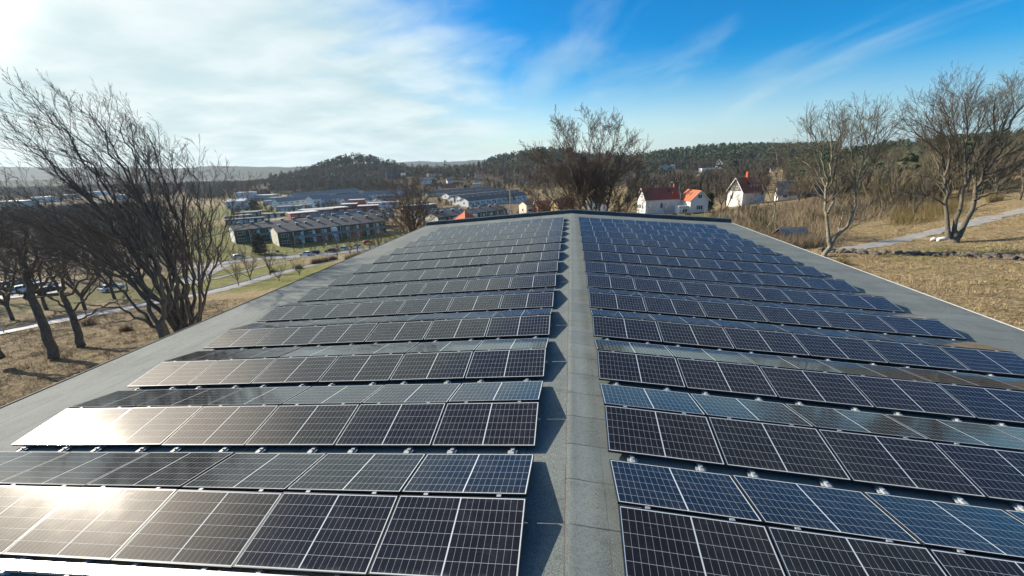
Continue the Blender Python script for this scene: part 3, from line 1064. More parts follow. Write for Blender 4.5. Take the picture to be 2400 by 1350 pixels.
def _rect(p, a, l, w):
    e_, n_2 = axis(a)
    return [np.asarray(p)[:2]+(e_*u*l+n_2*v*w)[:2] for u in (0, .2, .4, .6, .8, 1) for v in (0, .5, 1)]


_taken = []
for f in FAR:
    if f[3] < 520:
        _taken += _rect(D(f[1], f[2], f[3]), f[4], f[5]*f[3]/FPX, f[6])
for o_, a_2, l_2, w_2 in APT:
    _taken += _rect(o_, a_2, l_2, w_2)
_wn = {M_WHITE: 'white', M_PALEBLUE: 'pale blue', M_GREYWALL: 'grey', M_REDBOARD: 'red', M_CREAM: 'cream'}
_rn = {M_MIDROOF: 'grey', M_PALEROOF: 'pale', M_DARKROOF: 'dark'}
for ri, dp_ in enumerate((232, 258, 285, 312, 338, 366, 396, 428, 462)):
    px_, ci = 600+_rg.uniform(0, 30)+(40 if dp_ < 300 else 0), 0
    while px_ < (1010 if dp_ < 330 else 1120):
        kind_ = _rg.choice(('row_house', 'row_house', 'pavilion', 'garage'))
        l_ = _rg.uniform(16, 34)
        w_ = _rg.uniform(6.5, 9)
        z_ = -25.6+_rg.uniform(-.1, .1)
        p_ = P2(px_, dp_+_rg.uniform(-5, 5), z_)
        a_ = 48+_rg.uniform(-2, 2) if kind_ != 'garage' else 20
        R_ = np.array(_rect(p_, a_, l_, w_))
        px_ += _rg.uniform(0.7, 1.25)*l_*0.62*FPX/dp_+8
        if np.min(np.linalg.norm(R_[:, None]-np.array(_taken)[None], axis=2)) < 6.5:
            continue
        _taken += list(R_)
        wm_ = _rg.choice((M_WHITE, M_WHITE, M_PALEBLUE, M_GREYWALL, M_CREAM) if kind_ == 'row_house' else (M_WHITE, M_GREYWALL, M_REDBOARD, M_REDBOARD))
        rm_ = _rg.choice((M_MIDROOF, M_MIDROOF, M_DARKROOF) if kind_ == 'row_house' else (M_PALEROOF, M_PALEROOF, M_MIDROOF))
        ci += 1
        v_ = (p_-CAM)@_F
        pp_ = (1200+FPX*((p_-CAM)@_Rt)/v_, 675-FPX*((p_-CAM)@_Up)/v_, v_)
        FAR.append((kind_, pp_[0], pp_[1], pp_[2], a_, l_*FPX/pp_[2], w_, _rg.uniform(2.6, 3.4) if kind_ != 'row_house' else _rg.choice((3.0, 5.2)),
                    _rg.uniform(1.4, 2.0) if kind_ == 'row_house' else 0.35, wm_, rm_,
                    '%s %s with %s roof, %s from left in %s estate row beyond the apartments' % (
                        _wn[wm_], {'row_house': 'terrace', 'pavilion': 'pavilion', 'garage': 'garage'}[kind_], _rn[rm_],
                        ('first', 'second', 'third', 'fourth', 'fifth', 'sixth', 'seventh', 'eighth', 'ninth', 'tenth', 'eleventh', 'twelfth')[ci-1],
                        ('first', 'second', 'third', 'fourth', 'fifth', 'sixth', 'seventh', 'eighth', 'ninth')[ri])))
FARP = [hb(f[1], f[2], f[3]) for f in FAR]

# farm houses beyond the far gable of the hall
FARM1 = hb(1512, 500, 146)
FARM1W = hb(1616, 502, 142)
FARM2 = hb(1738, 482, 150)
LONG = hb(1822, 470, 160)
SHED = hb(1838, 566, 54)
PYR = hb(1093, 560, 92)

solve_terrain()

# ------------------------------------------------------------------ ground, roads, hills
us = np.linspace(-math.asinh(5200/55), math.asinh(5200/55), 290)
gx = 55*np.sinh(us)
vs_ = np.linspace(-math.asinh(400/55), math.asinh(5300/55), 250)
gy = 10+55*np.sinh(vs_)
GX, GY = np.meshgrid(gx, gy)
GZ = gz(GX, GY)
rr = np.hypot(GX, GY)
bumpy = (np.sin(GX*0.9+1.3*np.sin(GY*0.5))*np.cos(GY*0.8+np.sin(GX*0.37)))*0.09+np.sin(GX*2.1+GY*1.3)*np.sin(GY*1.9-GX*0.7)*0.05
GZ = GZ+bumpy*np.clip(1-rr/260, 0, 1)
V = np.stack([GX.ravel(), GY.ravel(), GZ.ravel()], 1)
ny, nx = GX.shape
a_, b_ = np.meshgrid(np.arange(ny-1), np.arange(nx-1), indexing='ij')
i0 = (a_*nx+b_).ravel()
F = np.stack([i0, i0+1, i0+nx+1, i0+nx], 1)
# kinds of turf: lawns and valley fields are green, slopes are straw, woods have leaf litter
xf, yf = V[:, 0], V[:, 1]
rel = V-CAM
dep = rel@_F
pxv = 1200+FPX*(rel@_Rt)/np.maximum(dep, 1)
pyv = 675-FPX*(rel@_Up)/np.maximum(dep, 1)


def blob(x, y, rx, ry):
    return np.exp(-(((xf-x)/rx)**2+((yf-y)/ry)**2))


green = np.where(V[:, 2] < -16, 0.40, 0.16)
for px, py, rx, ry, s in [(560, 640, 14, 14, .6), (700, 592, 12, 14, .7), (600, 576, 22, 14, .7), (560, 500, 55, 40, 1.0), (600, 492, 45, 30, .9), (745, 632, 22, 10, .55), (640, 668, 14, 9, .6), (900, 565, 26, 14, .6),
                          (480, 555, 40, 30, .6), (430, 590, 30, 26, .7), (160, 815, 7, 7, .28), (2360, 730, 8, 10, .30), (1560, 506, 30, 10, .8), (2100, 590, 12, 5, .35), (2390, 595, 9, 5, .3), (290, 690, 16, 12, .5), (1120, 425, 20, 20, .5)]:
    q = gp(px, py)
    green = green+s*blob(q[0], q[1], rx, ry)
for px, py, rx, ry, s in [(2280, 690, 12, 10, .3), (560, 715, 12, 10, .3), (1800, 540, 30, 30, .3)]:
    q = gp(px, py)
    green = green-s*blob(q[0], q[1], rx, ry)
wood = np.zeros(len(V))
wood = np.maximum(wood, np.clip((dep-430)/80, 0, 1)*(V[:, 2] > -24.5))
wood = np.maximum(wood, np.clip((dep-75)/30, 0, 1)*(pxv > 1900)*0.8)
wood = np.maximum(wood, (pxv < 440)*np.clip((dep-100)/40, 0, 1)*0.75)
wood = np.maximum(wood, (rr.ravel() > 900)*1.0)
wood = np.maximum(wood, 0.47*(xf < -17)*(dep < 64)*(pxv < 520))
wood = np.maximum(wood, 0.48*(pxv < 470)*(dep > 60)*(dep < 150))
wood = np.maximum(wood, 0.46*(V[:, 2] < -21)*(pxv > 600)*(dep > 215))
wood = np.maximum(wood, 0.40*(V[:, 2] < -10)*(pxv > 900)*(dep > 60))
gme = np_mesh('ground', V, F, M_GROUND, True, [('green', np.clip(green, 0, 1.3)), ('wood', wood)])
tag(link('ground', gme), kind='structure')


def gzt(x, y):
    b = (np.sin(x*0.9+1.3*np.sin(y*0.5))*np.cos(y*0.8+np.sin(x*0.37)))*0.09+np.sin(x*2.1+y*1.3)*np.sin(y*1.9-x*0.7)*0.05
    return gz(x, y)+b*np.clip(1-np.hypot(x, y)/260, 0, 1)


def smooth_line(pts, step=1.2):
    pts = np.array([p[:2] for p in pts])
    d = np.concatenate([[0], np.cumsum(np.linalg.norm(np.diff(pts, axis=0), axis=1))])
    n = max(int(d[-1]/step), 8)
    t = np.linspace(0, d[-1], n)
    x, y = np.interp(t, d, pts[:, 0]), np.interp(t, d, pts[:, 1])
    k = max(int(n*0.05), 2)
    ker = np.ones(2*k+1)/(2*k+1)
    xs = np.convolve(np.pad(x, k, 'edge'), ker, 'valid')
    ys = np.convolve(np.pad(y, k, 'edge'), ker, 'valid')
    xs[0], ys[0], xs[-1], ys[-1] = x[0], y[0], x[-1], y[-1]
    return np.stack([xs, ys], 1)


def strip(name, line, w, mat_, lift=0.06, label=None, off=0.0, ragged=0.0, seed=1):
    rg = np.random.RandomState(seed)
    t = np.gradient(line, axis=0)
    t /= np.linalg.norm(t, axis=1)[:, None]
    nr = np.stack([-t[:, 1], t[:, 0]], 1)
    m = 7
    vs = []
    for k in range(m):
        u = (k/(m-1)-0.5)*w+off
        jit = rg.normal(0, ragged, len(line)) if k in (0, m-1) and ragged else 0
        pt = line+nr*(u+jit if ragged and k in (0, m-1) else np.full(len(line), u))[:, None]
        vs.append(np.column_stack([pt, gzt(pt[:, 0], pt[:, 1])+(lift if 0 < k < m-1 else lift*0.6)]))
    V_ = np.concatenate(vs)
    n = len(line)
    i, k = np.meshgrid(np.arange(n-1), np.arange(m-1))
    i, k = i.ravel(), k.ravel()
    F_ = np.stack([k*n+i, k*n+i+1, (k+1)*n+i+1, (k+1)*n+i], 1)[:, ::-1]
    o = link(name, np_mesh(name, V_, F_, mat_, True))
    tag(o, kind='structure')
    return o


def kerb(name, line, off, h=0.12, w=0.18):
    t = np.gradient(line, axis=0)
    t /= np.linalg.norm(t, axis=1)[:, None]
    nr = np.stack([-t[:, 1], t[:, 0]], 1)
    rows = []
    for u, hh in ((off-w/2, -0.1), (off-w/2, h+0.1), (off+w/2, h+0.1), (off+w/2, -0.1)):
        pt = line+nr*u
        rows.append(np.column_stack([pt, gzt(pt[:, 0], pt[:, 1])+hh]))
    V_ = np.concatenate(rows)
    n = len(line)
    i, k = np.meshgrid(np.arange(n-1), np.arange(3))
    i, k = i.ravel(), k.ravel()
    F_ = np.stack([k*n+i, k*n+i+1, (k+1)*n+i+1, (k+1)*n+i], 1)
    tag(link(name, np_mesh(name, V_, F_, M_KERB)), kind='structure')


L1 = smooth_line([gp(*q) for q in ((-160, 815), (-60, 795), (60, 770), (180, 745), (300, 722), (420, 700), (500, 684), (570, 666), (650, 642), (730, 622), (800, 606))])
strip('road', L1, 5.0, M_ROAD, 0.10, seed=2, ragged=0.2)
kerb('kerb', L1, 2.65)
L2 = smooth_line([gp(*q) for q in ((430, 632), (520, 616), (620, 606), (720, 600), (800, 593), (870, 582), (960, 568), (1040, 556))], 2)
strip('street', L2, 9.0, M_ROAD, 0.16)
kerb('kerb', L2, 4.7)
strip('road_marking', L2, 0.22, M_LINE, 0.172)
L3 = smooth_line([gp(*q) for q in ((1960, 590), (2010, 581), (2080, 569), (2150, 553), (2220, 536), (2300, 518), (2360, 502), (2420, 488), (2500, 470))])
strip('path', L3, 2.3, M_GRAVEL, 0.05, ragged=0.22, seed=4)
L4 = smooth_line([gp(*q) for q in ((430, 668), (470, 645), (520, 622))], 2)
strip('road', L4, 6, M_ROAD, 0.14, seed=6)
L5 = smooth_line([gp(*q) for q in ((585, 470), (600, 462), (640, 458), (700, 462), (760, 466))], 4)
strip('road', L5, 8, M_ROAD, 0.25, seed=7)
strip('footpath', smooth_line([gp(*q) for q in ((560, 592), (600, 586), (650, 592), (690, 588))], 1.5), 2.2, M_ROAD, 0.15, seed=12, ragged=.1)
strip('footpath', smooth_line([gp(*q) for q in ((500, 655), (560, 640), (640, 618), (690, 606))], 1.5), 1.8, M_ROAD, 0.14, seed=13, ragged=.1)
# car park left
q0, q1 = gp(-20, 690), gp(150, 672)
strip('pavement', smooth_line([q0, q1], 3), 22, M_ROAD, 0.18, seed=8)
strip('pavement', smooth_line([gp(600, 520), gp(668, 512)], 3), 12, M_ROAD, 0.18, seed=9)


def ridge_hill(name, prof_, depth, back, mat_, seed, jag):
    """a wooded ridge: a long mound whose crest follows its skyline, hundreds of metres deep"""
    rg = np.random.RandomState(seed)
    xs = np.array([p[0] for p in prof_], float)
    ys = np.array([p[1] for p in prof_], float)
    n = 260
    px = np.linspace(xs[0], xs[-1], n)
    py = np.interp(px, xs, ys)
    k = np.ones(9)/9
    py = np.convolve(np.pad(py, 4, 'edge'), k, 'valid')
    rows = []
    m = 22
    for r in range(m):
        u = r/(m-1)
        f = u/0.55 if u < 0.55 else 1-(u-0.55)/0.45*0.7
        f = max(f, 0)
        f = f*f*(3-2*f)
        dp = depth*(0.80+0.20*u/0.55) if u < 0.55 else depth+(u-0.55)/0.45*back
        nz = rg.normal(0, 1, n)
        nz = np.convolve(np.pad(nz, 2, 'edge'), np.ones(5)/5, 'valid')*jag
        row = []
        for i in range(n):
            crest = D(px[i], py[i], depth)
            base = P2(px[i], dp, -28)
            row.append((base[0], base[1], -29+f*(crest[2]+29)+nz[i]*f))
        rows.append(row)
    V_ = np.array(rows).reshape(-1, 3)
    i, k = np.meshgrid(np.arange(n-1), np.arange(m-1))
    i, k = i.ravel(), k.ravel()
    F_ = np.stack([k*n+i, k*n+i+1, (k+1)*n+i+1, (k+1)*n+i], 1)
    tag(link(name, np_mesh(name, V_, F_, mat_, True)), kind='structure')


ridge_hill('hills', [(-900, 388), (-400, 386), (0, 390), (150, 393), (300, 392), (420, 396), (500, 389), (600, 391), (700, 392), (735, 386), (770, 389), (830, 398), (900, 404), (980, 410)], 2700, 700, M_HILL, 3, 5)
ridge_hill('hills', [(700, 402), (800, 394), (900, 382), (960, 380), (1000, 378), (1060, 381), (1120, 374), (1200, 378), (1300, 372), (1500, 370), (1800, 372), (2400, 360), (3000, 350)], 3600, 700, M_HILL, 4, 6)
ridge_hill('hills', [(-900, 432), (-300, 428), (0, 424), (110, 420), (200, 428), (330, 424), (420, 431), (520, 424), (600, 432), (680, 440), (760, 446)], 1500, 400, M_HILL, 5, 4)

# ------------------------------------------------------------------ building parts
def gable(mw, mr, o, e, l, w, ze, rise, over=0.35, zb=-2.0, th=0.16):
    """gabled volume: walls into mw, two roof slabs into mr. o = front left foot, e = unit vector along the ridge"""
    o, e = np.asarray(o, float), np.asarray(e, float)
    n = np.array([-e[1], e[0], 0])
    up = np.array([0, 0, 1.0])

    def pt(x, y, z):
        return o+e*x+n*y+up*z
    vs = [pt(0, 0, zb), pt(l, 0, zb), pt(l, w, zb), pt(0, w, zb), pt(0, 0, ze), pt(l, 0, ze), pt(l, w, ze), pt(0, w, ze), pt(0, w/2, ze+rise), pt(l, w/2, ze+rise)]
    mw.add(vs, [(0, 1, 5, 4), (2, 3, 7, 6), (3, 0, 4, 8, 7), (1, 2, 6, 9, 5)])
    sl = rise/(w/2)
    for s in (0, 1):
        ya, za = (-over, ze-over*sl) if s == 0 else (w+over, ze-over*sl)
        q = []
        for dz in (0.02, 0.02+th):
            q += [pt(-over, ya, za+dz), pt(l+over, ya, za+dz), pt(l+over, w/2, ze+rise+dz), pt(-over, w/2, ze+rise+dz)]
        f = [(0, 3, 2, 1), (4, 5, 6, 7), (0, 1, 5, 4), (1, 2, 6, 5), (3, 0, 4, 7)]
        if s == 1:
            f = [t[::-1] for t in f]
        mr.add(q, f)


def flat(mw, mr, o, e, l, w, ze, over=0.3, zb=-2.0, th=0.28):
    n = np.array([-e[1], e[0], 0])
    mw.obox(o, e, n, 0, l, 0, w, zb, ze)
    mr.obox(o, e, n, -over, l+over, -over, w+over, ze+0.004, ze+th)


def window(parent, o, e, nrm, x, z, w, h, bars=2, fm=None, d=0.06):
    """a framed window on a wall: bars into one mesh, the pane its sub-part. nrm points out of the wall"""
    o, e, nrm = np.asarray(o, float), np.asarray(e, float), np.asarray(nrm, float)
    f = 0.09
    fb = MB()
    xs = [x, x+w]
    fb.obox(o, e, nrm, x, x+w, 0.003, d, z, z+f).obox(o, e, nrm, x, x+w, 0.003, d, z+h-f, z+h)
    for k in range(bars+1):
        xx = x+(w-f)*k/bars
        fb.obox(o, e, nrm, xx, xx+f, 0.003, d-0.002, z+f, z+h-f)
    wo_ = fb.build('window', fm or M_WHITE, parent)
    MB().obox(o, e, nrm, x+f*0.5, x+w-f*0.5, 0.002, 0.018, z+f*0.5, z+h-f*0.5).build('pane', M_PANE, wo_)


def apartment(o, a, l, w, label, chim, wall_l, seed):
    rg = random.Random(seed)
    e, n = axis(a)
    b = empty('apartment_block', o)
    tag(b, label, 'apartment block', 'green apartment blocks in the valley')
    z = np.zeros(3)
    ze, rise = 5.9, 1.7
    mw, mr = MB(), MB()
    gable(mw, mr, z, e, l, w, ze, rise, 0.3)
    mw.build('wall', M_GREEN, b)
    rf = mr.build('roof', M_DARKROOF, b)
    # rendered gable end, proud of the boards
    ge = MB()
    q = []
    for x in (-0.10, -0.004):
        q += [e*x+n*y+np.array([0, 0, zz]) for y, zz in ((-0.06, -2), (w+0.06, -2), (w+0.06, ze-0.04), (w/2, ze+rise-0.04), (-0.06, ze-0.04))]
    ge.add(q, [(0, 4, 3, 2, 1), (5, 6, 7, 8, 9), (0, 1, 6, 5), (0, 5, 9, 4), (1, 2, 7, 6)])
    g = ge.build('gable_wall', wall_l, b)
    for zz in (1.0, 3.8):
        window(g, z, n, -e, 3.3 if zz < 2 else 3.3, zz, 1.1, 1.3, 1, d=0.16)
    # chimneys and vents along the ridge
    for x in chim:
        cm = MB()
        y = w/2+rg.uniform(-1.2, 0.6)
        cw = rg.choice((0.8, 1.0, 1.5))
        cm.obox(z, e, n, x, x+cw, y, y+0.8, ze+rise-0.9, ze+rise+0.95)
        ch_ = cm.build('chimney', M_DARKROOF, rf)
        MB().obox(z, e, n, x-0.12, x+cw+0.12, y-0.12, y+0.92, ze+rise+0.955, ze+rise+1.15).build('cap', M_PALEROOF, ch_)
    # solid end bays, galleries between
    for x in (1.2,):
        for zz in (0.9, 3.7):
            window(b, z, e, -n, x, zz, 3.0, 1.35, 3)
    x = 6.0
    dk = MB().obox(z, e, n, 5.6, l-0.5, -1.6, -0.01, 2.75, 2.95)
    gal = dk.build('gallery_floor', M_GREYWALL, b)
    rl = MB().obox(z, e, n, 5.6, l-0.5, -1.62, -1.56, 2.955, 3.85)
    rl.build('balcony_rail', M_TEAL, b)
    for k in range(int((l-6)/4.0)+1):
        xx = 5.6+k*4.0
        MB().obox(z, e, n, xx, xx+0.14, -1.55, -1.41, -1, ze-0.2).build('post', M_WHITE, b)
    k = 0
    while x < l-4.5:
        for zz in (0.15, 3.0):
            MB().obox(z, e, -n, x, x+1.0, 0.003, 0.07, zz, zz+2.1).build('door', M_REDDOOR if (k+int(zz)) % 3 != 1 else M_BROWNWALL, b)
            window(b, z, e, -n, x+1.5, zz+0.85, 1.3, 1.15, 1)
            MB().obox(z, e, -n, x+3.0, x+4.1, 0.003, 0.05, zz, zz+2.2).build('wall_panel', M_WHITE if (k % 2) else M_CREAM, b)
        x += 4.9
        k += 1
    # outside stair
    st = MB()
    sx = l*0.46
    for s in range(10):
        st.obox(z, e, n, sx, sx+1.3, -1.7-0.32*(s+1), -1.7-0.32*s, 2.75-0.28*(s+1), 2.75-0.28*s)
    st.obox(z, e, n, sx-0.08, sx-0.003, -5.0, -1.65, -0.2, 0.6)
    st.build('stair', M_PALEBLUE, b)
    MB().obox(z, e, n, sx-0.4, sx+1.9, -1.64, -0.02, 4.0, ze-0.3).build('stair_hood', M_WHITE, b)
    return b


apartment(*APT[0][:4], 'nearest green apartment block with cream gable end, galleries and roof vents', [2, 9, 13, 18.5, 24, 29, 34, 41, 47, 53], M_CREAM, 1)
apartment(*APT[1][:4], 'green apartment block with white gable end, behind the dark evergreen', [3, 8, 14, 21, 26, 33, 40, 45, 52, 59, 66, 72], M_WHITE, 2)
apartment(*APT[2][:4], 'green apartment block with cream gable, right behind the orange pyramid roof', [2, 5, 12, 17, 23, 30, 37, 42], M_CREAM, 3)

for (kind, px, py, dp, a, wpx, w, ze, rise, wm, rm, label), p in zip(FAR, FARP):
    l = wpx*dp/FPX
    e, n = axis(a)
    b = empty(kind, p)
    cat = {'house': 'house', 'row_house': 'terrace', 'garage': 'garage', 'pavilion': 'pavilion', 'carport': 'carport', 'warehouse': 'warehouse'}[kind]
    tag(b, label, cat, {'house': 'houses on the slopes', 'row_house': 'terraces in the valley', 'garage': 'garages in the valley', 'pavilion': 'flat pavilions in the valley', 'carport': 'flat carports in the valley',
                        'warehouse': 'halls across the valley'}[kind])
    z = np.zeros(3)
    mw, mr = MB(), MB()
    if rise > 0.6:
        gable(mw, mr, z, e, l, w, ze, rise, 0.45, -3)
    else:
        flat(mw, mr, z, e, l, w, ze, 0.4, -3, max(rise, 0.35))
    mw.build('wall', wm, b)
    rf = mr.build('roof', rm, b)
    if kind == 'house':
        for k in range(max(2, int(l/4))):
            x = 0.9+k*(l-1.8)/max(2, int(l/4))
            window(b, z, e, -n, x, 1.1, 1.2, 1.2, 1, d=0.1)
            if ze > 4.6:
                window(b, z, e, -n, x, 3.4, 1.2, 1.1, 1, d=0.1)
        window(b, z, n, -e, w*0.4, 1.2, 1.2, 1.2, 1, d=0.1)
        if rise > 2:
            MB().obox(z, e, n, l*0.55, l*0.55+0.7, w/2-0.3, w/2+0.4, ze+rise*0.7, ze+rise+0.9).build('chimney', M_BRICK, rf)
            vb = MB()
            for s in (0, 1):
                ya = -0.5 if s == 0 else w+0.5
                za = ze-0.5*rise/(w/2)
                q = [e*x+n*y+np.array([0, 0, zz]) for x in (-0.52, -0.46) for y, zz in ((ya, za-0.1), (ya, za+0.22), (w/2, ze+rise+0.24), (w/2, ze+rise-0.1))]
                vb.add(q, [(0, 1, 2, 3), (7, 6, 5, 4), (0, 4, 5, 1), (1, 5, 6, 2), (3, 2, 6, 7)])
            vb.build('verge_board', M_WHITE, b)
    elif kind == 'row_house':
        nb = min(20, max(2, int(l/5.2)))
        for k in range(nb):
            x = 1.0+k*(l-1.5)/nb
            window(b, z, e, -n, x, 1.2 if ze < 5 else 0.9, 2.0, 1.3, 2, d=0.1)
            if ze > 5:
                window(b, z, e, -n, x, 3.5, 2.0, 1.2, 2, d=0.1)
            MB().obox(z, e, -n, x+2.6, x+3.5, 0.003, 0.08, 0.1, 2.1).build('door', (M_REDDOOR, M_BROWNWALL, M_TEAL)[k % 3], b)
            MB().obox(z, e, n, x+2.0, x+2.7, w/2-0.3, w/2+0.3, ze+rise-0.4, ze+rise+0.7).build('chimney', M_MIDROOF, rf)
        window(b, z, n, -e, w*0.42, 1.4, 1.2, 1.3, 1, d=0.1)
    elif kind in ('garage', 'carport'):
        for k in range(max(2, int(l/3))):
            x = 0.4+k*(l-0.6)/max(2, int(l/3))
            MB().obox(z, e, -n, x, x+2.3, 0.003, 0.06, 0.05, 2.1).build('garage_door', M_WHITE if k % 3 else M_GREYWALL, b)
    else:
        for k in range(max(2, int(l/5))):
            x = 0.8+k*(l-1.6)/max(2, int(l/5))
            window(b, z, e, -n, x, 1.0, min(2.6, l/6), 1.3, 2, d=0.1)
            if ze > 6:
                window(b, z, e, -n, x, 4.4, min(2.6, l/6), 1.3, 2, d=0.1)
        window(b, z, n, -e, w*0.3, 1.0, 2.4, 1.3, 2, d=0.1)


def verge(parent, o, e, l, w, ze, rise, x0, name='verge_board'):
    n = np.array([-e[1], e[0], 0])
    vb = MB()
    for ya in (-0.55, w+0.55):
        za = ze-0.55*rise/(w/2)
        q = [o+e*x+n*y+np.array([0, 0, zz]) for x in (x0, x0+0.09) for y, zz in ((ya, za-0.12), (ya, za+0.24), (w/2, ze+rise+0.26), (w/2, ze+rise-0.12))]
        vb.add(q, [(0, 1, 2, 3), (7, 6, 5, 4), (0, 4, 5, 1), (1, 5, 6, 2), (3, 2, 6, 7), (0, 3, 7, 4)])
    vb.build(name, M_WHITE, parent)


# the white farm: long low house with a dark red roof and a gabled wing under orange tiles
z3 = np.zeros(3)
e, n = axis(8)
b = empty('farmhouse', FARM1)
tag(b, 'white farmhouse with long dark red roof and bright orange-roofed gabled wing', 'house')
mw, mr = MB(), MB()
LM = 12.4
gable(mw, mr, z3, e, LM, 6.6, 4.9, 3.4, 0.45)
mw.build('wall', M_WHITE, b)
rf = mr.build('roof', M_TILE_RED, b)
verge(b, z3, e, LM, 6.6, 4.9, 3.4, -0.55)
window(b, z3, e, -n, 5.4, 1.6, 1.0, 1.7, 1, M_CREAM, 0.1)
window(b, z3, n, -e, 1.6, 1.4, 1.0, 1.4, 1, d=0.1)
window(b, z3, n, -e, 3.6, 1.4, 1.0, 1.4, 1, d=0.1)
window(b, z3, n, -e, 2.8, 4.8, 0.9, 1.1, 1, d=0.1)
ch_ = MB().obox(z3, e, n, LM-0.6, LM+0.4, 2.9, 3.7, 7.0, 10.0).build('chimney', M_BRICK, rf)
MB().obox(z3, e, n, LM-1.4, LM+0.8, 2.7, 3.9, 10.005, 10.3).build('cap', M_DARKROOF, ch_)
MB().obox(z3, e, n, LM-2.2, LM-1.8, 0.9, 1.25, 5.5, 6.9).build('vent_pipe', M_ORANGEPAINT, rf)
sk = MB()
q = [e*x+n*y+np.array([0, 0, 4.9+3.4*y/3.3+0.21]) for x, y in ((9.0, 1.7), (9.9, 1.7), (9.9, 2.6), (9.0, 2.6))]
q2 = [v+np.array([0, 0, 0.05]) for v in q]
sk.add(q+q2, [(0, 3, 2, 1), (4, 5, 6, 7), (0, 1, 5, 4), (1, 2, 6, 5), (2, 3, 7, 6), (3, 0, 4, 7)])
sk.build('roof_window', M_PANE, rf)
# wing: its gable looks at the viewer
wo3 = np.asarray(FARM1W)-np.asarray(FARM1)
ew, nw = axis(4)
mw, mr = MB(), MB()
gable(mw, mr, wo3+ew*6.3, nw, 8.5, 6.3, 4.7, 3.0, 0.45)       # ridge runs away from the viewer
mw.build('wing_wall', M_WHITE, b)
wr = mr.build('wing_roof', M_TILE_OR, b)
verge(b, wo3+ew*6.3, nw, 8.5, 6.3, 4.7, 3.0, -0.56)
window(b, wo3, ew, -nw, 2.4, 5.2, 1.5, 1.3, 2, M_WHITE, 0.1)
window(b, wo3, ew, -nw, 2.2, 1.4, 2.2, 1.5, 3, M_WHITE, 0.1)
MB().obox(wo3, ew, nw, -3.4, -0.01, 1.0, 4.0, -2, 2.6).build('porch_wall', M_WHITE, b)
MB().obox(wo3, ew, nw, -3.7, -0.01, 0.6, 4.2, 2.605, 2.8).build('porch_roof', M_PALEROOF, b)
window(b, wo3+ew*-3.4, ew, -nw, 0.7, 0.6, 1.8, 1.3, 2, M_WHITE, 0.1)
sk = MB()
for s0 in (3.4, 5.2):
    q = [wo3+ew*(x)+nw*y+np.array([0, 0, 4.7+3.0*x/3.15+0.21]) for x, y in ((1.3, s0), (2.2, s0), (2.2, s0+0.7), (1.3, s0+0.7))]
    q2 = [v+np.array([0, 0, 0.06]) for v in q]
    sk = MB().add(q+q2, [(0, 1, 2, 3), (7, 6, 5, 4), (0, 4, 5, 1), (1, 5, 6, 2), (2, 6, 7, 3), (3, 7, 4, 0)])
    sk.build('roof_window', M_PANE, wr)
# low shed wall left of the farmhouse
MB().obox(wo3, ew, nw, -0.6, 7.0, -3.4, -3.2, -2, 0.9).build('garden_fence', M_BROWNWALL, b)

# second house: tall gable, tiled roof with a big dormer
e, n = axis(20)
b = empty('dormer_house', FARM2)
tag(b, 'white house with grey shingled gable, weathered red roof, long dormer and red chimney', 'house')
mw, mr = MB(), MB()
L2_, W2_ = 11.0, 6.8
gable(mw, mr, z3, e, L2_, W2_, 5.0, 4.6, 0.5)
mw.build('wall', M_WHITE, b)
rf = mr.build('roof', M_TILE_MIX, b)
verge(b, z3, e, L2_, W2_, 5.0, 4.6, -0.6)
gf = MB()
q = []
for x in (-0.07, -0.004):
    q += [e*x+n*y+np.array([0, 0, zz]) for y, zz in ((0.15, 5.05), (W2_-0.15, 5.05), (W2_/2, 9.35))]
gf.add(q, [(0, 2, 1), (3, 4, 5), (0, 1, 4, 3), (1, 2, 5, 4), (2, 0, 3, 5)])
gf.build('gable_cladding', mat('weathered_shingles', (0.15, 0.14, 0.125), (0.10, 0.095, 0.085), 3.0), b)
window(b, z3, n, -e, 2.2, 5.5, 1.0, 1.3, 1, d=0.14)
window(b, z3, n, -e, 4.0, 5.5, 1.0, 1.3, 1, d=0.14)
window(b, z3, n, -e, 4.2, 2.0, 1.2, 1.4, 2, d=0.1)
window(b, z3, e, -n, 8.6, 3.3, 1.3, 1.2, 1, d=0.1)
# dormer
dz = MB()
dr = MB()
dz.obox(z3, e, n, 4.2, 9.0, 0.9, 3.0, 5.6, 7.35)
sl = 4.6/(W2_/2)
q = [e*x+n*y+np.array([0, 0, zz]) for x in (3.9, 9.3) for y, zz in ((0.5, 7.2), (3.2, 9.35), (3.2, 9.5), (0.5, 7.4))]
dr.add(q, [(0, 1, 2, 3), (7, 6, 5, 4), (0, 4, 5, 1), (3, 2, 6, 7), (0, 3, 7, 4)])
dm = dz.build('dormer', M_GREYWALL, rf)
dr.build('dormer_roof', M_TILE_OR, rf)
for k in range(3):
    window(b, n*0.9, e, -n, 4.6+k*1.45, 5.95, 1.2, 1.0, 1, d=0.1)
MB().obox(z3, e, n, 4.6, 5.6, W2_/2-0.4, W2_/2+0.4, 8.9, 11.6).build('chimney', M_ORANGEPAINT, rf)
MB().obox(z3, e, n, 2.0, 2.35, 1.2, 1.5, 6.4, 8.1).build('vent_pipe', M_ORANGEPAINT, rf)

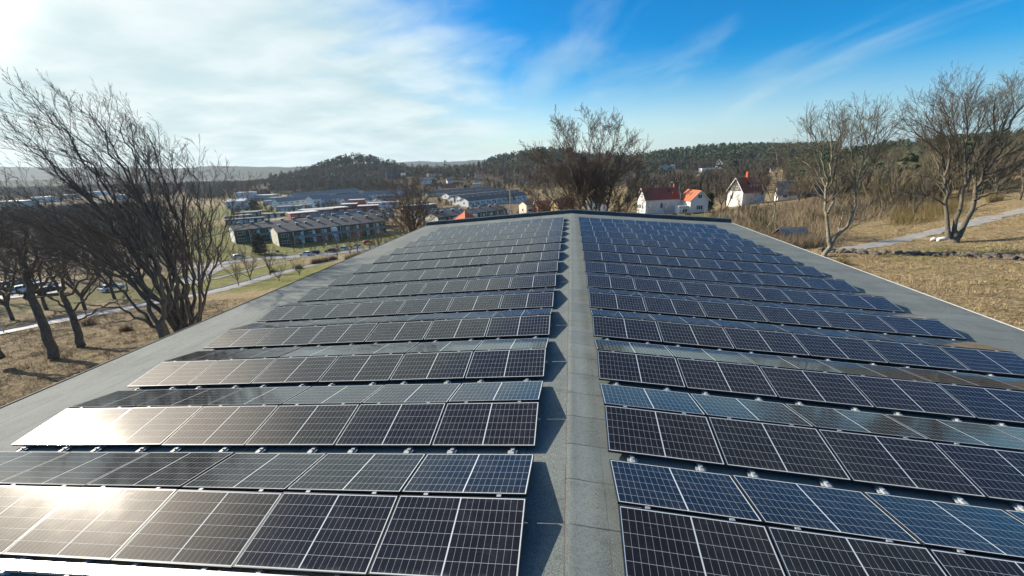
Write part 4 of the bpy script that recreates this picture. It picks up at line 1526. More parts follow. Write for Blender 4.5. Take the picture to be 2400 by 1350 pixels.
# long barn with a slate-blue roof
e, n = axis(-23)
b = empty('barn', LONG)
tag(b, 'long white barn with big slate-blue roof, right of the red-roofed dormer house', 'barn')
mw, mr = MB(), MB()
gable(mw, mr, z3, e, 21, 7, 2.6, 4.4, 0.5)
mw.build('wall', M_WHITE, b)
rf = mr.build('roof', M_SLATE, b)
MB().obox(z3, e, n, -0.6, 21.6, 3.35, 3.65, 7.0, 7.3).build('ridge_flashing', M_PALEROOF, rf)
for k in range(4):
    window(b, z3, e, -n, 1.6+k*4.6, 1.0, 1.4, 1.2, 2, d=0.1)
MB().obox(z3, e, -n, 9.3, 11.6, 0.003, 0.08, -0.5, 2.4).build('door', M_REDBOARD, b)

# low brick shed in the straw
e, n = axis(-4)
b = empty('brick_shed', SHED)
tag(b, 'low red-brown shed with grey weathered roof among tall dry grass', 'shed')
mw, mr = MB(), MB()
gable(mw, mr, z3, e, 3.0, 2.6, 0.62, 0.85, 0.2)
mw.build('wall', M_BRICK, b)
mr.build('roof', mat('lichen_roof', (0.36, 0.34, 0.30), (0.17, 0.16, 0.14), 4.0, 0.95, bump=0.6), b)
MB().obox(z3, e, -n, 1.1, 1.9, 0.003, 0.05, -0.2, 0.8).build('door', M_BROWNWALL, b)

# pyramid roof in orange tiles just beyond the hall
b = empty('pyramid_roofed_tower', (PYR[0], PYR[1], 0))
tag(b, 'little tower with bright orange pyramid roof poking up behind the roof edge', 'tower')
apex = P2(1096, 92, 0)
top = D(1096.5, 492, 92)
zt = top[2]
ep, npp = axis(-40)
hw = 3.1
o4 = np.array([0, 0, zt-2.9])
q = [o4+ep*x*hw+npp*y*hw for x, y in ((-1, -1), (1, -1), (1, 1), (-1, 1))]
MB().add(q+[np.array([0, 0, zt])]+[v-np.array([0, 0, 0.14]) for v in q], [(0, 1, 4), (1, 2, 4), (2, 3, 4), (3, 0, 4), (0, 5, 6, 1), (1, 6, 7, 2), (2, 7, 8, 3), (3, 8, 5, 0), (8, 7, 6, 5)]).build('roof', tile_mat('bright_orange_tiles', (0.78, 0.19, 0.09), (0.68, 0.16, 0.075)), b)
hips = MB()
for v in q:
    hips.tube([v+np.array([0, 0, 0.03]), np.array([0, 0, zt+0.05])], [0.08, 0.08], 6)
hips.build('hip_tiles', mat('pale_hip_tiles', (0.72, 0.40, 0.28)), b)
MB().obox(np.array([0, 0, 0.0]), ep, npp, -1.8, 1.8, -1.8, 1.8, PYR[2]-2, zt-3.05).build('wall', M_WHITE, b)
wz = zt-4.6
window(b, np.array([0, 0, 0])-npp*1.8, ep, -npp, -0.6, wz, 1.2, 1.1, 2)
window(b, np.array([0, 0, 0])-ep*1.8, npp, -ep, -0.6, wz, 1.2, 1.1, 2)

# ------------------------------------------------------------------ poles, lamps, stones
def pole(name, p, h, r0, r1, m, label, cat, head=None, lean=0.0):
    b = empty(name, p)
    tag(b, label, cat)
    MB().tube([(0, 0, -0.4), (lean*h*0.5, 0, h*0.5), (lean*h, 0, h)], [r0, (r0+r1)/2, r1], 8).build('post', m, b)
    if head == 'lamp':
        MB().tube([(lean*h, 0, h), (lean*h+0.3, 0, h+0.25), (lean*h+1.0, 0, h+0.3)], [r1, r1*0.8, r1*0.8], 6).build('arm', m, b)
        MB().box(lean*h+0.8, lean*h+1.5, -0.14, 0.14, h+0.22, h+0.36).build('lamp_head', M_PALEROOF, b)
    elif head == 'globe':
        g = MB()
        for k in range(6):
            pass
        g.tube([(0, 0, h), (0, 0, h+0.06), (0, 0, h+0.2), (0, 0, h+0.34), (0, 0, h+0.4)], [0.06, 0.16, 0.22, 0.16, 0.04], 10).build('lamp_globe', M_WHITE, b)
    elif head == 'sign':
        MB().box(-1.1, 1.1, -0.07, 0.0, h-0.8, h+0.5).build('board', M_TEAL, b)
    elif head == 'cap':
        MB().tube([(lean*h, 0, h), (lean*h, 0, h+0.12)], [r1*1.25, r1*0.6], 8).build('cap', M_ALU, b)
    return b


pp = gd(1199, 100)
ptop = D(1195.5, 447, 100)
pole('utility_pole', pp, ptop[2]-pp[2], 0.17, 0.125, M_POLEWOOD, 'pale bare wooden pole standing up behind the far roof edge', 'pole', 'cap', -0.012)
pole('street_lamp', gd(771, 120), 5.0, 0.07, 0.05, M_POLEMETAL, 'thin post lamp with white globe on the green strip by the hedge', 'street lamp', 'globe')
pole('road_sign', gd(714, 158), 6.2, 0.08, 0.07, M_POLEMETAL, 'tall post with blank grey-green board in front of the nearest apartment block', 'sign', 'sign')
pole('street_lamp', gd(1003, 165), 6.0, 0.08, 0.05, M_POLEMETAL, 'street lamp with short arm beside the tree at the roof corner', 'street lamp', 'lamp')
pole('street_lamp', gd(10, 47), 4.2, 0.05, 0.04, M_POLEMETAL, 'slim post by the lower road under the left-hand trees', 'street lamp', 'globe')
pole('flag_pole', gd(1591, 128), 7.0, 0.06, 0.045, M_POLEMETAL, 'thin pole in front of the white farmhouse wing', 'pole', 'cap')

# field wall of dark boulders
rgs = np.random.RandomState(11)
wl_pts = smooth_line([gp(*q) for q in ((1930, 590), (1990, 593), (2050, 595), (2120, 597), (2200, 598), (2280, 601), (2350, 606), (2430, 612), (2500, 618))], 0.22)
ico = bmesh.new()
bmesh.ops.create_icosphere(ico, subdivisions=2, radius=1.0)
IV = np.array([v.co[:] for v in ico.verts])
IF = np.array([[v.index for v in f.verts] for f in ico.faces])
ico.free()
VV, FF, off = [], [], 0
for p in wl_pts:
    for k in range(rgs.randint(2, 4)):
        s = rgs.uniform(0.12, 0.32)
        dsp = 1+0.22*rgs.normal(0, 1, len(IV))
        v = IV*dsp[:, None]*np.array([s*rgs.uniform(1, 1.7), s, s*0.62])
        th = rgs.uniform(0, 6.28)
        v = np.column_stack([v[:, 0]*math.cos(th)-v[:, 1]*math.sin(th), v[:, 0]*math.sin(th)+v[:, 1]*math.cos(th), v[:, 2]])
        x, y = p[0]+rgs.normal(0, 0.22), p[1]+rgs.normal(0, 0.22)
        v += np.array([x, y, gzt(x, y)+s*0.32+(0.14 if k == 2 else 0)])
        VV.append(v)
        FF.append(IF+off)
        off += len(IV)
tag(link('stone_wall', np_mesh('stone_wall', np.concatenate(VV), np.concatenate(FF), M_STONE)),
    'low dark row of tumbled boulders across the straw-coloured meadow', 'stone wall')

# white angular shapes at the foot of the big right tree
q = gp(2200, 564)
b = empty('white_stone_pile', q)
tag(b, 'white angular stones lying in grass at the foot of the big multi-stemmed tree', 'stones')
for k, (dx, dy, s, tz, sx) in enumerate([(-0.45, 0.1, 0.42, 0.5, 1.5), (0.25, -0.1, 0.55, 0.1, 1.9), (0.45, 0.35, 0.3, -0.6, 1.6), (-0.3, -0.35, 0.28, 0.9, 1.4)]):
    v = IV*(1+0.12*rgs.normal(0, 1, len(IV)))[:, None]*np.array([s*sx*0.62, s*0.5, s*0.42])
    v = np.column_stack([v[:, 0]*math.cos(tz)-v[:, 2]*math.sin(tz)*0.5, v[:, 1], v[:, 2]+v[:, 0]*math.sin(tz)*0.6])
    v = v+np.array([dx, dy, s*0.35])
    link('stone', np_mesh('white_stone', v, IF, M_WHITE), b)

# ------------------------------------------------------------------ cars
def car_meshes():
    prof_b = [(-2.15, 0.35), (-2.2, 0.62), (-2.1, 0.86), (-1.0, 0.94), (1.0, 0.94), (1.75, 0.84), (2.15, 0.66), (2.2, 0.36)]
    body = MB()
    ys = [(-0.84, 0.97), (-0.78, 1.0), (0.78, 1.0), (0.84, 0.97)]
    vs = []
    for y, s in ys:
        for x, z in prof_b:
            vs.append((x*s, y, 0.35+(z-0.35)*(1.0 if abs(y) < 0.8 else 0.94)))
    n = len(prof_b)
    fs = []
    for a in range(3):
        for k in range(n-1):
            fs.append((a*n+k, a*n+k+1, (a+1)*n+k+1, (a+1)*n+k))
        fs.append((a*n+n-1, a*n, (a+1)*n, (a+1)*n+n-1))
    fs.append(tuple(range(n))[::-1])
    fs.append(tuple(3*n+i for i in range(n)))
    body.add(vs, fs)
    cabin = [(-1.85, 0.93), (-1.45, 1.42), (0.05, 1.45), (0.95, 0.93)]
    gl = MB()
    vs = [(x, y*(0.76 if z < 1 else 0.62), z) for y in (-1, 1) for x, z in cabin]
    gl.add(vs, [(0, 1, 2, 3), (7, 6, 5, 4), (0, 4, 5, 1), (2, 6, 7, 3)])
    rf = MB()
    rf.add([(x, y*0.63, z) for y in (-1, 1) for x, z in ((-1.47, 1.40), (-1.38, 1.47), (0.0, 1.50), (0.10, 1.42))], [(0, 1, 2, 3), (7, 6, 5, 4), (0, 4, 5, 1), (1, 5, 6, 2), (2, 6, 7, 3), (0, 3, 7, 4)])
    for y in (-1, 1):
        for x0, x1 in ((-1.85, -1.45), (-0.55, -0.5), (0.95, 0.05)):
            rf.tube([(x0, y*0.765, 0.92), (x1, y*0.635, 1.44)], [0.045, 0.045], 5)
    wh = MB()
    wh.tube([(0, -0.1, 0), (0, -0.085, 0), (0, 0.085, 0), (0, 0.1, 0)], [0.27, 0.32, 0.32, 0.27], 16)
    rm = MB().tube([(0, -0.105, 0), (0, 0.105, 0)], [0.19, 0.19], 12)
    lm = MB().box(2.08, 2.2, -0.72, -0.42, 0.60, 0.74)
    tl = MB().box(-2.2, -2.11, -0.74, -0.48, 0.66, 0.84)
    return body, gl, rf, wh, rm, lm, tl


_cm = car_meshes()
CMESH = {}
M_WHEELS = _cm[3].mesh('wheel', M_TYRE)
M_RIMS = _cm[4].mesh('rim', M_RIM)
M_GL = _cm[1].mesh('car_windows', M_PANE)
M_HL = _cm[5].mesh('headlight', M_LAMP)
M_TL = _cm[6].mesh('tail_light', M_TAIL)


def car(p, ang, colr, label, group='parked cars'):
    if colr not in CMESH:
        CMESH[colr] = (_cm[0].mesh('car_body_'+colr, M_CAR[colr]), _cm[2].mesh('car_top_'+colr, M_CAR[colr]))
    b = empty('parked_car', p, ang)
    tag(b, label, 'car', group)
    link('body', CMESH[colr][0], b)
    link('cabin_roof', CMESH[colr][1], b)
    link('windows', M_GL, b)
    for x in (-1.35, 1.35):
        for y in (-0.78, 0.78):
            w = link('wheel', M_WHEELS, b)
            w.location = (x, y, 0.32)
            r_ = link('rim', M_RIMS, w)
    for y in (0, 1.14):
        h = link('headlight', M_HL, b)
        h.location = (0, y, 0)
        h = link('tail_light', M_TL, b)
        h.location = (0, y+0.04, 0)


st_ang = math.atan2(L2[-1][1]-L2[len(L2)//2][1], L2[-1][0]-L2[len(L2)//2][0])
for px, py, da, cl, lb in [(717, 597, 2.6, 'white', 'white hatchback, leftmost of the cars parked along the street'), (737, 594, 2.7, 'black', 'black car parked right beside the leftmost white hatchback'),
                           (776, 589, 2.75, 'black', 'black estate car in the middle of the street row'), (803, 584, 2.7, 'silver', 'silver saloon parked right of the black estate car'),
                           (834, 579, 2.5, 'white', 'white car half hidden behind olive brush by the street'), (905, 572, 3.1, 'grey', 'grey car at the right end of the street by the roof edge'),
                           (862, 569, 0.1, 'red', 'red car on the far side of the street near the bare trees'),
                           (560, 603, 0.3, 'silver', 'silver car at the left end of the street')]:
    q = gp(px, py+3)
    q[2] += 0.2
    car(q, st_ang+da, cl, lb, 'cars parked along the street')
for k, (px, py, cl, lb) in enumerate([(12, 676, 'white', 'white car nearest the left picture edge in the car park'), (42, 671, 'silver', 'silver car beside the white car in the left car park'), (66, 668, 'white', 'white car mid row in the left car park'),
                                      (90, 681, 'blue', 'blue car in front of the left car park row'), (108, 676, 'silver', 'silver car at the right end of the left car park'), (26, 688, 'grey', 'grey car in the front row of the left car park'),
                                      (64, 685, 'white', 'white car in the front row of the left car park'), (122, 688, 'black', 'black car at the front right of the left car park'), (265, 682, 'white', 'lone white car behind the big tree, right of the car park')]):
    q = gp(px, py)
    q[2] += 0.22
    car(q, st_ang+0.5+0.1*(k % 3), cl, lb, 'cars in the left car park')

# ------------------------------------------------------------------ bare trees
def resample(p, n):
    p = np.asarray(p, float)
    d = np.concatenate([[0], np.cumsum(np.linalg.norm(np.diff(p, axis=0), axis=1))])
    # Catmull-Rom through the way points
    q = np.concatenate([[2*p[0]-p[1]], p, [2*p[-1]-p[-2]]])
    t = np.linspace(0, d[-1], n)
    out = []
    for x in t:
        k = min(max(int(np.searchsorted(d, x, 'right')-1), 0), len(p)-2)
        u = (x-d[k])/max(d[k+1]-d[k], 1e-6)
        a, b, c_, e_ = q[k], q[k+1], q[k+2], q[k+3]
        out.append(0.5*((2*b)+(-a+c_)*u+(2*a-5*b+4*c_-e_)*u*u+(-a+3*b-3*c_+e_)*u**3))
    return np.array(out)


class Tree:
    def __init__(s, seed, up=0.25, wind=(0, 0, 0), spread=(0.42, 0.75), gnarl=0.10, dens=1.0, twig=0.011, levels=4, crownlen=1.0, start=0.25):
        s.r = np.random.RandomState(seed)
        s.up, s.wind, s.spread, s.gnarl, s.dens, s.twig, s.levels, s.cl, s.start = up, np.array(wind, float), spread, gnarl, dens, twig, levels, crownlen, start
        s.parts = {0: [[], [], 0], 1: [[], [], 0]}

    def emit(s, pts, r, n, which):
        V, F = tube_np(pts, r, n)
        P_ = s.parts[which]
        P_[0].append(V)
        P_[1].append(F+P_[2])
        P_[2] += len(V)

    def limb(s, pts, r0, r1, which=0, lev=0, start=None, kids=True, n=None):
        L = np.linalg.norm(np.diff(pts, axis=0), axis=1).sum()
        u = np.linspace(0, 1, len(pts))
        r = r0+(r1-r0)*u**0.85
        s.emit(pts, r, n or (8 if r0 > 0.12 else 6 if r0 > 0.05 else 5), which)
        if kids:
            s.kids(pts, r, L, lev+1, s.start if start is None else start)

    def kids(s, pts, r, L, lev, start):
        if lev > s.levels:
            return
        per = {1: 1.9, 2: 2.3, 3: 3.6, 4: 5.5}[lev]*s.dens
        n = max(2, int(L*(1-start)*per+s.r.rand()))
        n = min(n, {1: 32, 2: 10, 3: 7, 4: 5}[lev])
        for k in range(n):
            t = start+(1-start)*(k+s.r.rand())/n
            t = min(t, 0.985)
            x = t*(len(pts)-1)
            i = int(x)
            i = min(i, len(pts)-2)
            p = pts[i]+(pts[i+1]-pts[i])*(x-i)
            tan = pts[i+1]-pts[i]
            tan = tan/(np.linalg.norm(tan)+1e-9)
            rr_ = r[i]+(r[i+1]-r[i])*(x-i)
            v = s.r.normal(0, 1, 3)
            v -= tan*(v@tan)
            v /= np.linalg.norm(v)+1e-9
            a = s.r.uniform(*s.spread)
            d = tan*math.cos(a)+v*math.sin(a)
            if lev == 1:
                ln = min(L*0.42, 4.2*s.cl)*(1.08-0.42*t)*s.r.uniform(0.7, 1.15)
            else:
                ln = L*{2: 0.50, 3: 0.50, 4: 0.50}[lev]*(1.15-0.5*t)*s.r.uniform(0.65, 1.15)
            ln = max(ln, 0.12)
            rc = max(min(rr_*0.62, 0.022*ln+0.004 if lev > 1 else rr_*0.55), s.twig*0.9)
            s.branch(p, d, ln, rc, lev)

    def branch(s, p, d, ln, r0, lev):
        n = {1: 7, 2: 6, 3: 4, 4: 3}[lev]
        st = ln/(n-1)
        pts = [p]
        for k in range(n-1):
            d = d+s.r.normal(0, s.gnarl*(1.0 if lev < 3 else 0.9), 3)+np.array([0, 0, s.up*0.22])+s.wind*0.22
            d = d/np.linalg.norm(d)
            p = p+d*st
            pts.append(p)
        pts = np.array(pts)
        u = np.linspace(0, 1, n)
        r1 = max(s.twig*0.45, r0*0.28)
        r = r0+(r1-r0)*u
        s.emit(pts, r, 5 if lev == 1 else 4 if lev == 2 else 3, 1)
        s.kids(pts, r, ln, lev+1, 0.18)

    def build(s, name, loc, label, group, mt, mc):
        b = empty(name, loc)
        tag(b, label, 'tree', group)
        for w, nm, m in ((0, 'trunk', mt), (1, 'crown', mc)):
            V, F, _ = s.parts[w]
            if not V:
                continue
            me = np_mesh(nm, np.concatenate(V)-np.asarray(loc), np.concatenate(F), m, True)
            link(nm, me, b)
        return b


def px_limb(T, wps, dep0, dd, r0, r1, n=16, wig=0.05, **kw):
    """a limb through spots given as picture positions at the tree's own distance, spreading dd metres in depth"""
    if kw.get('kids', True):                      # the twigs carry the crown past the limb's end
        (x0, y0), (x1, y1) = wps[-2][:2], wps[-1][:2]
        q = math.hypot(x1-x0, y1-y0)
        back = min(1750/(dep0+6)**0.9 if dep0 > 50 else 64, 0.62*q)
        wps = list(wps[:-1])+[(x1-(x1-x0)/q*back, y1-(y1-y0)/q*back)]
    m = len(wps)
    pts = np.array([D(w[0], w[1], dep0+dd*(k/(m-1))**1.2) for k, w in enumerate(wps)])
    pts = resample(pts, n)
    j = T.r.normal(0, wig, pts.shape)
    j[0] = 0
    T.limb(pts+j, r0, r1, **kw)
    return pts


GT = 'big bare trees near the hall'
# left group: a many-stemmed tree swept to the left, and its darker neighbour
T = Tree(21, up=0.26, wind=(-0.14, 0.02, 0.0), spread=(0.28, 0.66), dens=0.86, twig=0.0108, gnarl=0.08, start=0.36)
g = gd(432, 27)
dB = 27.0
for wps, dd, r0 in [
    ([(430, 800), (385, 740), (310, 660), (200, 570), (90, 480), (-10, 425)], 2.0, .20),
    ([(432, 800), (395, 720), (330, 620), (235, 500), (120, 390), (25, 290)], -1.5, .20),
    ([(434, 800), (400, 700), (335, 580), (250, 440), (165, 320), (98, 222)], 1.5, .19),
    ([(438, 800), (415, 690), (370, 560), (300, 420), (235, 310), (190, 225)], -2.0, .18),
    ([(440, 800), (425, 690), (392, 560), (345, 420), (290, 330), (258, 255)], 3.0, .17),
    ([(444, 800), (440, 690), (425, 570), (385, 440), (350, 340), (328, 275)], -1.0, .16),
    ([(448, 800), (452, 690), (445, 580), (425, 470), (405, 390), (398, 320)], 2.0, .15),
    ([(452, 800), (466, 700), (470, 600), (468, 500), (460, 420), (452, 345)], -2.0, .14),
    ([(456, 800), (478, 700), (486, 620), (492, 530), (500, 450), (488, 385)], 1.0, .13),
    ([(458, 795), (480, 720), (500, 640), (520, 560), (542, 490), (556, 425)], 2.0, .11),
    ([(428, 790), (350, 690), (240, 610), (110, 540), (0, 500), (-60, 470)], -2.5, .15),
    ([(428, 770), (370, 700), (300, 650), (200, 625), (80, 600), (-30, 560)], 2.5, .11),
    ([(436, 740), (410, 640), (350, 520), (270, 400), (190, 330), (60, 265)], -3.0, .12),
    ([(446, 740), (440, 620), (410, 500), (370, 410), (310, 340), (290, 300)], 4.0, .11),
    ([(432, 780), (380, 690), (300, 580), (190, 450), (80, 350), (-20, 290)], 3.5, .13),
    ([(432, 780), (385, 680), (315, 550), (215, 410), (140, 300), (60, 225)], -3.5, .13),
    ([(438, 770), (405, 650), (350, 500), (280, 370), (215, 280), (140, 235)], 4.5, .12),
    ([(430, 790), (360, 710), (260, 640), (130, 580), (10, 540), (-90, 520)], 4.0, .11),
    ([(430, 780), (360, 690), (250, 590), (120, 510), (20, 460), (-70, 430)], -4.0, .12),
]:
    px_limb(T, [(432+(wps[0][0]-432)*1.1, 850)]+wps, dB, dd, r0*0.92, 0.020, n=22, wig=0.11)
T.build('bare_tree', g, 'huge bare multi-stemmed tree fanning out to the left against bright cloud', GT, M_BARK_DARK, M_TWIG_DARK)

T = Tree(22, up=0.12, wind=(-0.15, 0, 0), spread=(0.35, 0.8), dens=0.6, twig=0.011)
g = gd(388, 25.5)
base = [(392, 880), (385, 800), (380, 760)]
px_limb(T, base, 25.5, 0, .36, .27, n=8, kids=False)
for wps, dd, r0 in [([(380, 770), (350, 720), (345, 670), (300, 600), (230, 540)], 1.5, .14), ([(380, 770), (390, 700), (375, 640), (350, 560), (330, 480)], -1.5, .15),
                    ([(378, 770), (330, 745), (270, 720), (200, 712), (120, 705)], -1, .10), ([(382, 775), (300, 700), (240, 640), (150, 610), (60, 600)], 2.5, .10),
                    ([(384, 775), (400, 690), (410, 620), (420, 540), (440, 470)], 2.5, .12)]:
    px_limb(T, wps, 25.5, dd, r0, 0.02, wig=0.09)
T.build('bare_tree', g, 'dark squat-trunked bare tree whose low limbs reach left beside the roof edge', GT, M_BARK_DARK, M_TWIG_DARK)

for seed, bpx, dep_, trunk, limbs, r, lb in [
    (23, 125, 31.0, [(126, 840), (112, 790), (90, 735), (72, 680), (62, 650)], [
        ([(62, 650), (45, 600), (10, 540), (-40, 500)], 2, .15), ([(62, 650), (60, 590), (55, 530), (70, 470)], -2, .14), ([(62, 655), (90, 600), (120, 545), (140, 490)], 1.5, .13),
        ([(80, 705), (30, 680), (-30, 670), (-90, 640)], -1.5, .10), ([(74, 690), (120, 650), (180, 620), (230, 590)], 2, .10), ([(66, 668), (20, 640), (-40, 600), (-90, 590)], 3, .11), ([(62, 650), (100, 620), (190, 570), (240, 520)], -2, .11)],
     .34, 'dark bare tree with leaning trunk on the straw bank, second from the left edge'),
    (24, 190, 34.0, [(192, 812), (180, 775), (165, 735), (148, 700)], [
        ([(148, 700), (120, 650), (100, 600), (95, 540)], 2, .14), ([(148, 700), (150, 640), (165, 580), (180, 510)], -2, .14), ([(165, 735), (200, 700), (250, 650), (290, 600)], 1.5, .10),
        ([(160, 725), (110, 700), (50, 690), (0, 680)], -2, .09), ([(150, 705), (200, 650), (230, 590), (250, 530)], 3, .11), ([(172, 755), (230, 728), (290, 700), (340, 690)], -1, .08)],
     .30, 'dark bare tree with a curved trunk, just left of the giant swept tree'),
    (25, -10, 30.0, [(0, 840), (-22, 800), (-45, 740), (-62, 690)], [
        ([(-62, 690), (-40, 630), (-10, 570), (20, 510)], 2, .14), ([(-62, 690), (-90, 620), (-120, 550), (-130, 480)], -2, .14), ([(-50, 710), (10, 670), (50, 620), (80, 560)], 1, .11), ([(-62, 690), (-30, 600), (0, 520), (10, 460)], -3, .11)],
     .32, 'dark bare tree cut off by the left picture edge, its trunk base just showing'),
]:
    T = Tree(seed, up=0.18, wind=(-0.10, 0, 0), spread=(0.35, 0.85), dens=0.68, twig=0.0115, start=0.22)
    g = gd(bpx, dep_)
    px_limb(T, trunk, dep_, 0, r, r*0.62, n=9, kids=False)
    for wps, dd, r0 in limbs:
        px_limb(T, wps, dep_, dd, r0, 0.022, wig=0.09)
    T.build('bare_tree', g, lb, GT, M_BARK_DARK, M_TWIG_DARK)

# the tall tree behind the far gable
T = Tree(31, up=0.24, spread=(0.34, 0.80), dens=1.18, twig=0.0180, gnarl=0.09, start=0.40)
g = gd(1388, 60)
for wps, dd, r0 in [
    ([(1384, 560), (1350, 500), (1320, 440), (1296, 385), (1264, 322)], 2, .22), ([(1386, 560), (1362, 490), (1340, 410), (1318, 350), (1300, 300)], -2.5, .22),
    ([(1388, 560), (1372, 480), (1358, 400), (1346, 330), (1340, 276)], 3, .22), ([(1390, 560), (1384, 470), (1380, 390), (1378, 320), (1384, 265)], -1, .22),
    ([(1392, 560), (1396, 470), (1400, 390), (1412, 320), (1424, 258)], 2, .24), ([(1394, 560), (1408, 480), (1418, 400), (1440, 330), (1452, 272)], -2, .22),
    ([(1396, 560), (1424, 490), (1436, 420), (1466, 350), (1500, 296)], 1, .24), ([(1384, 560), (1334, 510), (1290, 465), (1250, 420), (1222, 398)], -2, .17),
    ([(1384, 560), (1322, 530), (1280, 490), (1250, 460), (1228, 448)], 3, .14), ([(1398, 560), (1440, 510), (1470, 460), (1495, 420), (1508, 385)], 2, .15),
    ([(1398, 565), (1450, 520), (1480, 490), (1500, 462), (1510, 440)], -3, .12), ([(1390, 540), (1372, 460), (1300, 400), (1262, 372), (1238, 360)], 4, .13),
    ([(1394, 540), (1420, 450), (1470, 400), (1490, 372), (1502, 350)], 4, .13), ([(1388, 540), (1352, 430), (1330, 360), (1320, 310), (1322, 285)], 5, .13)]:
    px_limb(T, [(1390, 640)]+wps, 60, dd, r0, 0.03, n=18, wig=0.12)
T.build('bare_tree', g, 'tall bare vase-shaped tree rising in the middle behind the far roof edge', GT, M_BARK_GREY, M_TWIG_BROWN)

# round-crowned tree at the far left corner of the roof
T = Tree(32, up=0.22, spread=(0.36, 0.8), dens=0.95, twig=0.016, gnarl=0.09, start=0.32)
g = gd(966, 62)
for wps, dd, r0 in [([(966, 560), (950, 500), (930, 450), (912, 428)], 2, .15), ([(967, 560), (958, 490), (948, 440), (940, 418)], -2, .15), ([(968, 560), (968, 490), (966, 440), (962, 414)], 1, .15), ([(969, 560), (976, 490), (982, 445), (984, 422)], -1, .14),
                    ([(970, 560), (988, 500), (1000, 465), (1006, 442)], 2, .13), ([(966, 560), (930, 520), (905, 490), (890, 470)], -1, .13), ([(965, 562), (920, 535), (896, 515), (880, 508)], 1, .10), ([(971, 560), (996, 525), (1014, 500), (1024, 486)], -2, .10),
                    ([(964, 570), (915, 552), (890, 548), (870, 556)], 0.5, .09), ([(968, 550), (940, 470), (920, 450), (896, 448)], 3, .10), ([(968, 550), (984, 470), (996, 440), (1000, 425)], 3, .10)]:
    px_limb(T, [(967, 620)]+wps, 62, dd, r0, 0.026, wig=0.10)
T.build('bare_tree', g, 'round-crowned bare tree standing at the far left corner of the roof', GT, M_BARK_GREY, M_TWIG_BROWN)

# right-hand trees
T = Tree(33, up=0.26, spread=(0.34, 0.74), dens=1.15, twig=0.0105, gnarl=0.10, start=0.25, crownlen=1.08)
g = gd(1934, 40)
px_limb(T, [(1926, 608), (1938, 590), (1950, 572), (1958, 556)], 40, 0, .24, .20, n=7, kids=False)
for wps, dd, r0 in [
    ([(1946, 580), (1940, 530), (1934, 480), (1934, 440), (1925, 400), (1900, 340), (1878, 300)], 1.5, .19), ([(1936, 440), (1948, 390), (1950, 340), (1945, 290), (1940, 262)], -1.5, .10), ([(1940, 500), (1955, 460), (1960, 400), (1972, 330), (1990, 255)], 2, .13),
    ([(1955, 558), (1990, 522), (2002, 480), (2008, 440), (2020, 395), (2030, 350), (2020, 300), (2030, 260)], -1.5, .17), ([(2008, 445), (2004, 400), (1996, 350), (2000, 300), (2004, 262)], 2.5, .10), ([(2014, 420), (2040, 380), (2062, 330), (2080, 300), (2104, 280)], -2, .10),
    ([(2006, 470), (2030, 410), (2060, 390), (2090, 380), (2110, 372)], 1.5, .08), ([(1934, 470), (1910, 450), (1880, 440), (1862, 446)], -1, .07), ([(1930, 420), (1900, 390), (1872, 372), (1860, 366)], 2, .08), ([(1964, 545), (1975, 500), (1970, 470), (1960, 450)], 1, .07),
    ([(1985, 530), (2020, 500), (2050, 470), (2100, 455)], -1, .07), ([(1940, 430), (1920, 350), (1905, 310), (1898, 280)], -3, .10), ([(2020, 380), (2050, 320), (2056, 280), (2060, 262)], 3, .09), ([(1978, 540), (2010, 525), (2025, 515), (2040, 528)], 0.5, .05),
    ([(1950, 430), (1965, 350), (1968, 300), (1965, 262)], -3, .09)]:
    px_limb(T, wps, 40, dd, r0, 0.02, wig=0.07, start=0.35)
T.build('bare_tree', g, 'twin-stemmed mossy bare tree leaning out at the right roof edge', GT, M_BARK_MOSS, M_TWIG_GREY)

T = Tree(34, up=0.26, spread=(0.30, 0.68), dens=1.15, twig=0.0105, gnarl=0.075, start=0.25, crownlen=1.15)
g = gd(2238, 43)
for wps, dd, r0 in [
    ([(2224, 556), (2219, 500), (2214, 450), (2216, 400), (2206, 340), (2180, 280), (2150, 232)], 1.5, .22), ([(2216, 410), (2226, 350), (2222, 290), (2206, 240), (2192, 205)], -2, .12), ([(2215, 430), (2190, 370), (2160, 330), (2136, 290)], 2, .10),
    ([(2238, 556), (2246, 500), (2258, 440), (2262, 380), (2268, 320), (2262, 260), (2258, 200)], -2, .21), ([(2262, 390), (2284, 330), (2296, 270), (2300, 190)], 2.5, .13), ([(2250, 480), (2262, 400), (2240, 330), (2232, 270), (2236, 200)], 3, .12),
    ([(2246, 556), (2268, 510), (2288, 455), (2308, 400), (2330, 340), (2360, 270), (2392, 190)], 1.5, .27), ([(2310, 400), (2352, 350), (2396, 310), (2440, 280)], -1.5, .13), ([(2320, 370), (2330, 310), (2330, 250), (2342, 195)], -2.5, .13), ([(2338, 330), (2380, 270), (2420, 220), (2450, 190)], 3, .12),
    ([(2214, 480), (2192, 465), (2160, 455), (2110, 448), (2080, 452)], -1, .10), ([(2284, 470), (2330, 452), (2370, 440), (2420, 432)], 1.5, .09), ([(2280, 492), (2305, 482), (2330, 470), (2360, 462)], -1, .06), ([(2214, 440), (2190, 420), (2150, 410), (2120, 392)], 2, .08),
    ([(2308, 410), (2370, 390), (2430, 380), (2470, 372)], 2.5, .09), ([(2210, 370), (2170, 330), (2140, 310), (2122, 300)], -2.5, .09), ([(2290, 450), (2360, 410), (2420, 360), (2470, 330)], -3, .10)]:
    px_limb(T, wps, 43, dd, r0, 0.022, wig=0.08, start=0.30)
px_limb(T, [(2236, 575), (2237, 560), (2238, 545)], 43, 0, .52, .36, n=5, kids=False)
T.build('bare_tree', g, 'big multi-stemmed bare tree by the gravel path at the right picture edge', GT, M_BARK_GREY, M_TWIG_GREY)

